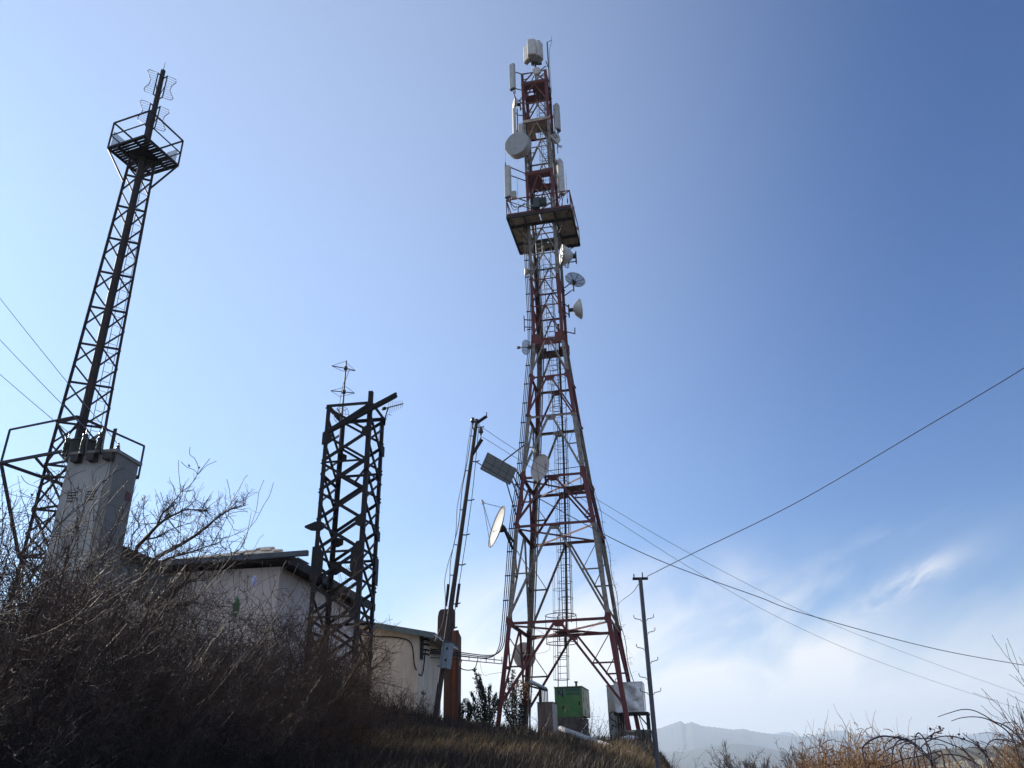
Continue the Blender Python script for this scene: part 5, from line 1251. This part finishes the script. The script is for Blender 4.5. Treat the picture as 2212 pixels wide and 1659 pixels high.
limb([(1700, 890), (1780, 830), (1850, 690), (1880, 560), (1910, 400)], .008, .003, [12] * 5, 5, .2)
limb([(560, 1250), (610, 1100), (680, 780), (620, 460), (628, 190)], .012, .003, [11.2, 11.2, 11.2, 11.2, 11.2], 16, .32)
limb([(480, 1000), (470, 700), (560, 560), (500, 440)], .010, .003, [11] * 4, 14, .3)
b = at(*zh(380, 1600), 11.3); b.z = gz(b.x, b.y)
tree = thing('bare_tree', b, 'small leafless tree in the thicket with two long limbs reaching up to the right', 'tree')
T.add([V((b.x, b.y, b.z - .2)), at(*zh(380, 1600), 11.3)], .07, .055)
T.mesh(6).build('trunk', 'bark', tree); L.mesh().build('crown', 'twig', tree)
# long arching shoots across the kiosk, catching the sun
random.seed(50); n = 0
for x, y, tx, ty in ((560, 1500, 900, 1070), (640, 1480, 760, 960), (820, 1340, 1100, 860), (880, 1330, 1310, 660), (1100, 1230, 1380, 880), (700, 1200, 970, 930), (990, 1190, 1190, 980), (840, 1390, 850, 900), (460, 1420, 330, 1010), (30, 1250, 40, 790), (120, 1300, 130, 960), (300, 1250, 200, 880)):
    Y = 9.6; T = Twigs(); P = curve3([at(*zk(x - (tx - x) * .3, y + 260), Y), at(*zk(x, y), Y), at(*zk((x + tx) / 2 - 14, (y + ty) / 2), Y - .1), at(*zk(tx, ty), Y - .15)], 7); T.add(P, .007, .0026)
    for k in range(9):
        i = random.randrange(5, len(P) - 1); T.add([P[i], P[i] + rv(.05) + V((0, 0, .03))], .003, .002)
    b = P[0].copy(); b.z = gz(b.x, b.y); T.add([b, P[0]], .009, .007)
    tag(T.mesh(4).build('shoot', 'twig'), 'long thin shoot rising out of the thicket in front of the grey kiosk', 'shoot', 'long shoots before the kiosk')
# dead stalks and weeds on the hilltop
def weed(seed, H, n, m='bramble', spread=.5, name='dead_weeds'):
    random.seed(seed); T = Twigs()
    for k in range(n):
        p = V((random.gauss(0, .3), random.gauss(0, .3), -.05)); d = V((random.gauss(0, spread), random.gauss(0, spread), 1)); grow(T, p, d, H * (.5 + .6 * random.random()), .009, 1, 5, .14, .0, 4, .7, .3, .004)
        if random.random() < .6:
            q, _, _ = T.pl[-1]; e = q[-1]
    return T.mesh().build(name, m)
w1 = weed(61, 1.5, 14); w2 = weed(62, 1.0, 22, 'twigwarm'); fw_ = [True, True]
def putw(k, px, py, Y, s, lab, grp=None):
    o = (w1, w2)[k]; p = at(px, py, Y); o = place(o, fw_[k], p.x, p.y, s, random.random() * 6.28); fw_[k] = False; tag(o, lab, 'weeds', grp, 'thing')
WL = 'dry dead weeds growing round the generator and cabinets under the tower'
for px, py, Y, s in ((1250, 1560, 34.2, .9), (1275, 1560, 33.5, 1.0), (1292, 1570, 34.5, 1.1), (1310, 1570, 34.2, .9), (1225, 1560, 34.4, 1.0), (1150, 1545, 33, .8), (1140, 1540, 34, .9)): putw(0, px, py, Y, s, WL, 'dead weeds under the tower')
WL2 = 'low dry weeds along the foot of the shed and its corner'
for px, py, Y, s in ((830, 1500, 24, .9), (855, 1500, 25, 1.0), (880, 1510, 25.5, .9), (905, 1515, 25, .8), (925, 1518, 25.8, .7), (800, 1480, 22.5, 1.0), (960, 1520, 27, .6)): putw(1, px, py, Y, s, WL2, 'dry weeds at the shed')
WL4 = 'single dry weed stalks standing in the grass of the slope below the towers'
random.seed(77)
for k in range(26):
    p = hit(random.uniform(640, 1330), random.uniform(1575, 1655), 7)
    if p.y < 34: o = place(w2, False, p.x, p.y, random.uniform(.28, .5), random.random() * 6.28); tag(o, WL4, 'weeds', 'dry stalks on the slope', 'thing')
for k in range(12):
    p = hit(random.uniform(900, 1370), random.uniform(1590, 1656), 7)
    if p.y < 30:
        crumple('stone', p + V((0, 0, .01)), random.uniform(.04, .10), random.uniform(.04, .08), random.uniform(.025, .05), 'stone', 'small pale stones lying in the grass of the slope', 300 + k, 'stone')['group'] = 'stones on the slope'
WL3 = 'dark arching weeds on the hill edge right of the hook pole'
for px, py, Y, s in ((1432, 1620, 20, .55), (1450, 1635, 19, .6), (1475, 1645, 18.5, .5), (1445, 1640, 17.5, .5)): putw(0, px, py, Y, s, WL3, 'weeds on the hill edge')
# dried ivy clump on the far left leg
random.seed(70); g = G(); c0 = at(*zg(10, 375), 36.2)
for k in range(260):
    c = c0 + V((random.gauss(0, .22), random.gauss(0, .18), random.gauss(0, .22))); d = rv(1).normalized(); _, s_, u_ = frame(d); L = .05 + .06 * random.random(); g.add([c, c + s_ * L * .5 + d * L * .5, c + d * L, c - s_ * L * .4 + d * L * .5], [(0, 1, 2, 3)])
M['dryleaf'] = island_mat('dry_leaf', [(0, (.12, .07, .035)), (1, (.34, .22, .11))], .7, .3)
tag(g.build('dry_ivy', 'dryleaf'), 'clump of dry brown ivy leaves clinging to the left tower leg above the ground', 'ivy')
random.seed(71); g = G(); T = Twigs()
for k in range(46):     # withered vine up the right rear leg
    z = random.uniform(4.5, 13.5); c = TCn(2, z) + EX * random.uniform(-.05, .16) - EY * .1; T.add([c, c + rv(.08), c + rv(.14), c + rv(.2)], .006, .003)
T.add([TCn(2, z_) + EX * (.1 + .05 * math.sin(z_ * 3)) - EY * .14 for z_ in np.arange(base_z[2] + .2, 14.5, .4)], .02, .012)
tag(T.mesh().build('withered_vine', 'twig'), 'withered leafless vine climbing the far right leg of the tower', 'vine')

# ------------------------------------------------------------------ right foreground: bare trees, brambles, low roof
random.seed(80)
def baretree(px, top, bot, Y, halfw, label, seed, stems=1, lean=V((0, 0, 0)), m='bark', name='bare_tree', kids=6, rmin=.008, depth=3, r0=.09, gz_=None):
    random.seed(seed); b = at(px, bot, Y); b.z = gz(b.x, b.y) - .1; top_ = at(px, top, Y).z; H = top_ - b.z
    t = thing(name, b, label, 'tree'); T = Twigs(); L = Twigs()
    T.add([b, b + V((.02, 0, H * .25)), b + V((0, 0, H * .45))], r0, r0 * .7)
    for s in range(9 if stems == 1 else stems):
        a = random.random() * 6.28; d = V((math.cos(a) * halfw / H * 1.5, math.sin(a) * .6, 1.0)) + lean; p = b + V((0, 0, H * (.2 + .28 * random.random()) if stems == 1 else .05))
        grow(L, p, d, (top_ - p.z) * (.52 + .2 * random.random()), r0 * .4, depth, 6, .12, .06, kids, .5, .5, rmin)
    T.mesh(8).build('trunk', m, t); L.mesh().build('crown', m, t); return t
baretree(1628, 1622, 1700, 42, 1.9, 'round crowned bare tree at the bottom edge before the mountains', 81, kids=9, rmin=.006)
baretree(1730, 1625, 1700, 46, 1.0, 'small bare tree poking up behind the brown bush', 82, kids=7, rmin=.006)
baretree(2325, 1455, 1760, 15, .35, 'many stemmed bare tree at the right edge with whippy upright twigs', 83, stems=20, lean=V((-.10, 0, 0)), m='bramble', kids=8, rmin=.0045, depth=2, r0=.05)
for pts, lab in ((((1180, 1045), (1330, 995), (1480, 957), (1610, 970), (1740, 1030), (1850, 1100), (1960, 1140), (2080, 1220), (2200, 1350), (2300, 1600)), 'upper of two arching bare stems reaching left from the right edge tree'), (((1340, 1097), (1450, 1060), (1590, 1045), (1730, 1060), (1850, 1110), (1980, 1190), (2060, 1280), (2120, 1400), (2170, 1650)), 'lower of two arching bare stems reaching left from the right edge tree')):
    P = curve3([at(*zr(x, y), 13.5) for x, y in pts], 6); T = Twigs(); T.add(P, .005, .014); e = P[-1]; T.add([e, V((e.x, e.y, gz(e.x, e.y)))], .014, .018)
    tag(T.mesh(5).build('arching_stem', 'bramble'), lab, 'stem')
M['twigbrown'] = mat('twig_brown', (0.27, 0.165, 0.085), (0.14, 0.08, 0.042), 4, 0.7)
def tangle_mesh(seed, n=4600):
    random.seed(seed); T = Twigs()
    for k in range(n):
        a = random.random() * 6.283; e = math.asin(random.random() ** .8); rr = .35 + .65 * random.random() ** .4
        if random.random() < .02: rr = 1.08
        lump = 1 + .12 * math.sin(3 * a + 1) + .10 * math.sin(5 * a + 4 * e)
        p = V((math.cos(a) * math.cos(e), math.sin(a) * math.cos(e), math.sin(e))) * rr * lump
        out = p.normalized(); d = (rv(1) - out * .4).normalized(); pts = [p]; L = .10 + .35 * random.random()
        for q in range(4):
            d = (d + rv(.28) + V((0, 0, -.12)) - pts[-1] * .12).normalized(); pts.append(pts[-1] + d * L / 4)
        T.add(pts, .0022 + .003 * random.random(), .0018)
    for k in range(40):
        a = random.random() * 6.283; p = V((.25 * math.cos(a), .25 * math.sin(a), -.1)); grow(T, p, V((math.cos(a), math.sin(a), .8)), .5, .012, 1, 5, .2, -.05, 4, .8, .4, .003)
    g = T.mesh()
    for k in range(250):
        a = random.random() * 6.283; e = math.asin(random.random()); c = V((math.cos(a) * math.cos(e), math.sin(a) * math.cos(e), math.sin(e))) * (.6 + .4 * random.random()); d = rv(1).normalized(); _, s_, u_ = frame(d); l = .018 + .02 * random.random()
        g.add([c, c + s_ * l * .45 + d * l * .5, c + d * l, c - s_ * l * .4 + d * l * .5], [(0, 1, 2, 3)])
    return g
M['twigbrown'] = island_mat('twig_brown', [(0, (.14, .07, .035)), (.5, (.30, .16, .072)), (.85, (.42, .25, .115)), (1, (.52, .36, .18))], .75, .1)
bproto = tangle_mesh(90).build('brown_bush', 'twigbrown'); fb_ = True
for px, top, Y, wd in ((1735, 1630, 12.6, .6), (1785, 1605, 12.2, .65), (1835, 1596, 11.8, .75), (1892, 1608, 11.4, .65), (1945, 1622, 11.0, .6), (2005, 1638, 10.4, .55), (1850, 1628, 9.6, .75), (1930, 1636, 9.4, .65), (2075, 1645, 9.6, .55), (2178, 1612, 10.8, .5), (2228, 1590, 10.8, .7)):
    p = at(px, top + 17, Y); z = gz(p.x, p.y); o = place(bproto, fb_, p.x, p.y, wd, random.random() * 6.28, (p.z - z) / wd); fb_ = False
    tag(o, 'dense warm brown dead bush along the lower right edge of the view', 'bush', 'brown bushes at the lower right')
arcs = [((270, 1420), (350, 1340), (500, 1280), (650, 1290), (830, 1340), (960, 1440), (1060, 1540), (1140, 1650)), ((620, 1640), (640, 1440), (700, 1340), (790, 1310), (880, 1350), (1000, 1450), (1100, 1570), (1150, 1680)), ((890, 1560), (905, 1400), (910, 1290), (945, 1240), (990, 1270), (1040, 1350), (1090, 1450), (1110, 1640)),
        ((440, 1560), (560, 1450), (740, 1360), (950, 1310), (1150, 1310), (1300, 1360), (1460, 1430), (1600, 1560)), ((980, 1410), (1060, 1340), (1200, 1285), (1360, 1280), (1500, 1320), (1640, 1380), (1740, 1480)), ((1030, 1310), (1090, 1270), (1150, 1235), (1240, 1205)), ((560, 1640), (760, 1560), (900, 1530), (1080, 1490), (1220, 1450)), ((520, 1640), (530, 1450), (580, 1350), (680, 1290), (770, 1290)), ((1130, 1560), (1260, 1500), (1430, 1510), (1560, 1560), (1700, 1640)), ((720, 1440), (790, 1370), (880, 1370), (940, 1420), (930, 1460), (910, 1440)), ((1480, 1240), (1560, 1310), (1660, 1380), (1760, 1500), (1850, 1650)), ((1750, 1420), (1830, 1330), (1950, 1320), (2100, 1350))]
for k, pts in enumerate(arcs):
    random.seed(100 + k); Yb = 8.6 + .25 * (k % 4); P = curve3([at(*zr(x, y), Yb + .05 * i) for i, (x, y) in enumerate(pts)], 7); T = Twigs(); T.add(P, .009 if k in (0, 1, 2) else .0055, .006)
    for e in (P[0], P[-1]):
        if at(*zr(0, 1500), Yb).z > e.z - .15: T.add([e, V((e.x, e.y, gz(e.x, e.y)))], .007, .008)
    for q in range(10):
        i = random.randrange(2, len(P) - 1); T.add([P[i], P[i] + rv(.035)], .003, .002)
    if k in (4, 5, 10):
        g = T.mesh(4)
        for q in range(16):
            i = random.randrange(len(P) // 2, len(P)); c = P[i] + rv(.02); d = rv(1).normalized(); _, s_, u_ = frame(d); l = .04; g.add([c, c + s_ * l * .4 + d * l * .5, c + d * l, c - s_ * l * .4 + d * l * .5], [(0, 1, 2, 3)])
    else: g = T.mesh(4)
    tag(g.build('bramble_cane', 'bramble'), 'dark bramble cane arching over the brown bushes at the lower right', 'bramble', 'arching bramble canes')
SHD = 14.5
ra, rb = at(*zr(1150, 1452), SHD), at(*zr(2050, 1400), SHD + .6); rn = at(*zr(960, 1545), SHD - .4)
t = thing('low_roof', V((ra.x, ra.y, gz(ra.x, ra.y))), 'pale olive low sheet roof with a diagonal lattice, seen behind the brambles at lower right', 'roof')
rb2 = rb + V((2.0, .3, .02)); dn = V((-.10, -1.6, -.42))
sheet_o = G().plate([ra, rb2, rb2 + dn, rn + V((-.3, -.3, -.15)), rn], .05).build('roof_sheet', 'roofpale', t)
g = G()
for k in range(12):
    a = ra.lerp(rb2, k / 12 + .06) + V((0, 0, .035)); g.bar(a, a + dn * .95 + V((-.42, 0, 0)), .022, .02)
    if k > 5: g.bar(a + V((0, 0, .022)), a + dn * .95 + V((.42, 0, .022)), .022, .02)
g.build('lattice', 'black_steel', t)
G().hexa([V((x, y, z)) for z in (gz(ra.x, ra.y) - .5, ra.z - .5) for x, y in ((ra.x + .1, ra.y - 1.3), (rb2.x - .1, rb2.y - 1.3), (rb2.x - .1, rb2.y - .1), (ra.x + .1, ra.y - .1))]).build('wall', 'concrete', t)

# ------------------------------------------------------------------ mountains and air
def ridge(name, pts, D, m, depth=1800, seed=0, rough=1.0):
    random.seed(seed); pxs = [p[0] for p in pts]; pys = [p[1] for p in pts]; nx, nd = 420, 34; vs = []; fs = []
    ph = [random.uniform(0, 6.28) for _ in range(24)]
    top_px = np.linspace(pxs[0], pxs[-1], nx); top_py = np.interp(top_px, pxs, pys)
    for i in range(nx):
        P = at(top_px[i], top_py[i] + .5 * math.sin(i * 1.9 + ph[0]) + .35 * math.sin(i * 3.7 + ph[1]), D); hd_ = V((P.x, P.y, 0)).normalized()
        for j in range(nd):
            f = j / (nd - 1)
            if j < nd - 4: u = f / ((nd - 5) / (nd - 1)); fall = 1 - u * .98
            else: u = -(j - (nd - 5)) * .12; fall = 1 + u * .8
            x = P.x - hd_.x * depth * u; y = P.y - hd_.y * depth * u
            n = sum(math.sin(x * .0035 * q + ph[q] + 1.5 * math.sin(y * .0021 * q + ph[q + 8])) / q for q in (1, 2, 3, 5, 7)) * 45 * rough * 4 * max(0, u) * (1 - max(0, u)) if u > 0 else 0
            vs.append((x, y, -62 + (P.z + 62) * max(0, fall) ** 1.25 + n * (P.z + 62) / 400))
    ordr = list(range(nd - 1, nd - 5, -1)) + list(range(0, nd - 4))
    vs2 = [vs[i * nd + ordr[j]] for i in range(nx) for j in range(nd)]
    fs = [(i * nd + j, i * nd + j + 1, (i + 1) * nd + j + 1, (i + 1) * nd + j) for i in range(nx - 1) for j in range(nd - 1)]
    return tag(G().add(vs2, fs, True).build(name, m), kind='structure')
def mount_mat(name, snow_lo, snow_hi):
    mt = bpy.data.materials.new(name); mt.use_nodes = True; nt = mt.node_tree; b = nt.nodes["Principled BSDF"]; b.inputs["Roughness"].default_value = .95
    g = nt.nodes.new("ShaderNodeNewGeometry"); s = nt.nodes.new("ShaderNodeSeparateXYZ"); nt.links.new(g.outputs["Position"], s.inputs[0])
    n = nt.nodes.new("ShaderNodeTexNoise"); n.inputs["Scale"].default_value = .012; n.inputs["Detail"].default_value = 8; nt.links.new(g.outputs["Position"], n.inputs["Vector"])
    ma = nt.nodes.new("ShaderNodeMath"); ma.operation = 'MULTIPLY_ADD'; ma.inputs[1].default_value = 160; nt.links.new(n.outputs["Fac"], ma.inputs[0]); nt.links.new(s.outputs["Z"], ma.inputs[2])
    mr = nt.nodes.new("ShaderNodeMapRange"); mr.inputs["From Min"].default_value = snow_lo + 80; mr.inputs["From Max"].default_value = snow_hi + 80; nt.links.new(ma.outputs[0], mr.inputs["Value"])
    mx = nt.nodes.new("ShaderNodeMixRGB"); mx.inputs[1].default_value = (.06, .065, .05, 1); mx.inputs[2].default_value = (.8, .82, .86, 1); nt.links.new(mr.outputs[0], mx.inputs[0]); nt.links.new(mx.outputs[0], b.inputs["Base Color"]); return mt
M['mount_near'] = mount_mat('forested_slope', 260, 330); M['mount_far'] = mount_mat('snowy_slope', 250, 330)
ridge('mountains', [(900, 1600), (1150, 1592), (1300, 1600), (1380, 1585), (1425, 1573), (1445, 1566), (1470, 1557), (1480, 1564), (1493, 1559), (1517, 1568), (1545, 1571), (1584, 1576), (1607, 1574), (1622, 1579), (1670, 1586), (1700, 1589), (1726, 1592), (1751, 1590), (1800, 1591.5), (1856, 1591), (1891, 1588), (1930, 1591), (1972, 1593), (1997, 1584), (2025, 1594), (2065, 1590), (2100, 1603), (2160, 1611), (2240, 1616), (2420, 1620)], 6000, 'mount_near', 2200, 1)
ridge('mountains', [(1560, 1600), (1640, 1590), (1672, 1585), (1694, 1581), (1707, 1582), (1728, 1591), (1751, 1590), (1768, 1585), (1782, 1581), (1802, 1577.5), (1830, 1578.5), (1838, 1583), (1856, 1585), (1891, 1589), (1940, 1594), (2050, 1593), (2090, 1587), (2137, 1580.5), (2190, 1582), (2260, 1577), (2420, 1585)], 8200, 'mount_far', 1600, 2)
ridge('hills', [(1200, 1640), (1380, 1640), (1450, 1630), (1530, 1612), (1590, 1606), (1640, 1612), (1690, 1624), (1760, 1634), (1850, 1624), (1930, 1620), (2000, 1626), (2120, 1632), (2420, 1630)], 3600, 'mount_near', 1300, 3, .6)
HAZE, SUN_E, SKY_S, DUST, OZONE, SAT, TINT, CLOUD, EXPO, VEIL, BACK_FILL = 1.75e-4, 4.0, .10, 0.3, 3.0, 1.3, (.26, .49, .68), 6.9, 0.85, 2.0, 2.5
hz = G().box(V((0, 3500, 170)), 16000, 13000, 680)    # air over the valley: from below the ground to above the peaks
hzo = hz.build('haze', M['soil']); hm = bpy.data.materials.new('haze_air'); hm.use_nodes = True; nt = hm.node_tree; nt.nodes.clear()
out = nt.nodes.new("ShaderNodeOutputMaterial"); pv = nt.nodes.new("ShaderNodeVolumePrincipled")
pv.inputs["Color"].default_value = (.75, .87, 1.0, 1); pv.inputs["Density"].default_value = HAZE; pv.inputs["Anisotropy"].default_value = 0.25
for k in ("Density Attribute", "Color Attribute", "Temperature Attribute"):
    if k in pv.inputs: pv.inputs[k].default_value = ""
nt.links.new(pv.outputs[0], out.inputs["Volume"]); hzo.data.materials[0] = hm; tag(hzo, kind='stuff')

# ------------------------------------------------------------------ sky, sun
SUN_AZ, SUN_EL = R(-50), R(28)
S = V((math.sin(SUN_AZ) * math.cos(SUN_EL), math.cos(SUN_AZ) * math.cos(SUN_EL), math.sin(SUN_EL)))
sd = bpy.data.lights.new("sun", 'SUN'); sd.energy = SUN_E; sd.angle = R(.53); sd.color = (1, .93, .82)
so = bpy.data.objects.new("sun", sd); COL.objects.link(so); so.rotation_euler = S.to_track_quat('Z', 'Y').to_euler(); so.location = (-30, 30, 60)
w = bpy.data.worlds.new("World"); scene.world = w; w.use_nodes = True; nt = w.node_tree; nt.nodes.clear(); L = nt.links.new; N = nt.nodes.new
out = N("ShaderNodeOutputWorld"); bg = N("ShaderNodeBackground"); bg.inputs[1].default_value = SKY_S; L(bg.outputs[0], out.inputs[0])
sky = N("ShaderNodeTexSky"); sky.sky_type = 'NISHITA'; sky.sun_disc = False; sky.sun_elevation = SUN_EL; sky.sun_rotation = SUN_AZ; sky.altitude = 300; sky.air_density = 1.0; sky.dust_density = DUST; sky.ozone_density = OZONE
tc = N("ShaderNodeTexCoord"); sp = N("ShaderNodeSeparateXYZ"); L(tc.outputs["Generated"], sp.inputs[0])
def math_(op, a, b=None, c=None):
    n = N("ShaderNodeMath"); n.operation = op
    for i, v in enumerate((a, b, c)):
        if v is None: continue
        if isinstance(v, (int, float)): n.inputs[i].default_value = v
        else: L(v, n.inputs[i])
    return n.outputs[0]
def smooth(x, a, b):
    n = N("ShaderNodeMapRange"); n.interpolation_type = 'SMOOTHSTEP'; L(x, n.inputs[0]); n.inputs[1].default_value = a; n.inputs[2].default_value = b; return n.outputs[0]
azn = math_('ARCTAN2', sp.outputs[0], sp.outputs[1]); el = math_('ARCSINE', sp.outputs[2])
def noise(sx, sy, rot, scale, det, rough, off=0.0, dist=0.0):
    cb = N("ShaderNodeCombineXYZ"); L(azn, cb.inputs[0]); L(el, cb.inputs[1]); cb.inputs[2].default_value = off
    mp = N("ShaderNodeMapping"); mp.inputs["Rotation"].default_value = (0, 0, rot); L(cb.outputs[0], mp.inputs[0])
    m2 = N("ShaderNodeMapping"); m2.inputs["Scale"].default_value = (sx, sy, 1); L(mp.outputs[0], m2.inputs[0])
    n = N("ShaderNodeTexNoise"); n.inputs["Scale"].default_value = scale; n.inputs["Detail"].default_value = det; n.inputs["Roughness"].default_value = rough; n.inputs["Distortion"].default_value = dist; L(m2.outputs[0], n.inputs["Vector"]); return n.outputs["Fac"]
def gauss(x, c, s):
    d = math_('DIVIDE', math_('SUBTRACT', x, c), s); return math_('EXPONENT', math_('MULTIPLY', math_('MULTIPLY', d, d), -1))
# a bank of thin cirrus low over the mountains, thinning upward
n1 = smooth(noise(1, 2.0, R(-24), 5.5, 9, .55, .3, .6), .28, .66)
band = math_('MULTIPLY', smooth(el, R(15.5), R(6.0)), smooth(azn, R(-14), R(0)))
band = math_('MULTIPLY', band, math_('SUBTRACT', 1.0, math_('MULTIPLY', smooth(azn, R(15), R(27)), .75)))
c1 = math_('MULTIPLY', math_('MULTIPLY', n1, band), .9)
low = math_('MULTIPLY', smooth(el, R(10), R(1)), .9)
# one bright wisp to the right and faint streaks
du = math_('SUBTRACT', azn, R(25.6)); dv = math_('SUBTRACT', math_('SUBTRACT', el, R(9.7)), math_('MULTIPLY', du, .42))
wisp = math_('MULTIPLY', math_('EXPONENT', math_('MULTIPLY', math_('POWER', math_('DIVIDE', du, R(3.0)), 2.0), -1)), math_('EXPONENT', math_('MULTIPLY', math_('POWER', math_('DIVIDE', dv, R(.75)), 2.0), -1)))
wisp = math_('MULTIPLY', wisp, smooth(noise(1, 2.4, R(-24), 14, 8, .6, 1.7, .5), .3, .62))
st = math_('MULTIPLY', smooth(noise(1, 4.5, R(-25), 5, 7, .6, 4.2, .4), .56, .80), math_('MULTIPLY', smooth(el, R(19), R(9)), .15))
tot = math_('MINIMUM', math_('ADD', math_('ADD', c1, low), math_('ADD', math_('MULTIPLY', wisp, .75), st)), .93)
hs = N("ShaderNodeHueSaturation"); hs.inputs["Saturation"].default_value = SAT; hs.inputs["Value"].default_value = 1; L(sky.outputs[0], hs.inputs["Color"])
tint = N("ShaderNodeMixRGB"); tint.blend_type = 'MULTIPLY'; tint.inputs[0].default_value = 1; tint.inputs[2].default_value = (*TINT, 1); L(hs.outputs[0], tint.inputs[1])
# thin high haze lit by the sun: brightest towards it
vd = N("ShaderNodeVectorMath"); vd.operation = 'DOT_PRODUCT'; L(tc.outputs["Generated"], vd.inputs[0]); vd.inputs[1].default_value = S
veil = math_('MULTIPLY', smooth(vd.outputs["Value"], .30, 1.0), VEIL); vc = N("ShaderNodeCombineXYZ"); L(veil, vc.inputs[0]); L(math_('MULTIPLY', veil, 1.09), vc.inputs[1]); L(math_('MULTIPLY', veil, 1.02), vc.inputs[2])
# added fill: unseen sky behind the camera brightened to lift shaded fronts
back = math_('MULTIPLY', smooth(math_('MULTIPLY', sp.outputs[1], -1.0), -.05, .6), BACK_FILL)
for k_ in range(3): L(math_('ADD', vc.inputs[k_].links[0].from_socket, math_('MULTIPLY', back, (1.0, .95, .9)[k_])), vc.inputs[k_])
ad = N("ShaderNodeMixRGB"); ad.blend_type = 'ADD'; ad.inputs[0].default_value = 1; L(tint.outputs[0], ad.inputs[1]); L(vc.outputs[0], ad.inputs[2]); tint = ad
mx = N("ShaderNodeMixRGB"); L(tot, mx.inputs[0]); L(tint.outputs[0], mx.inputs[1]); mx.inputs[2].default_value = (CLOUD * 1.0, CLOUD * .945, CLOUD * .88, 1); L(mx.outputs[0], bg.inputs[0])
scene.view_settings.view_transform = 'Standard'; scene.view_settings.look = 'None'; scene.view_settings.exposure = EXPO; scene.view_settings.gamma = 1
scene.cycles.use_denoising = True; scene.cycles.denoiser = 'OPENIMAGEDENOISE'; scene.cycles.denoising_prefilter = 'NONE'; scene.cycles.denoising_input_passes = 'RGB_ALBEDO_NORMAL'
scene.cycles.max_bounces = 6; scene.cycles.diffuse_bounces = 3; scene.cycles.transparent_max_bounces = 12; scene.cycles.volume_bounces = 1
bpy.context.view_layer.update()
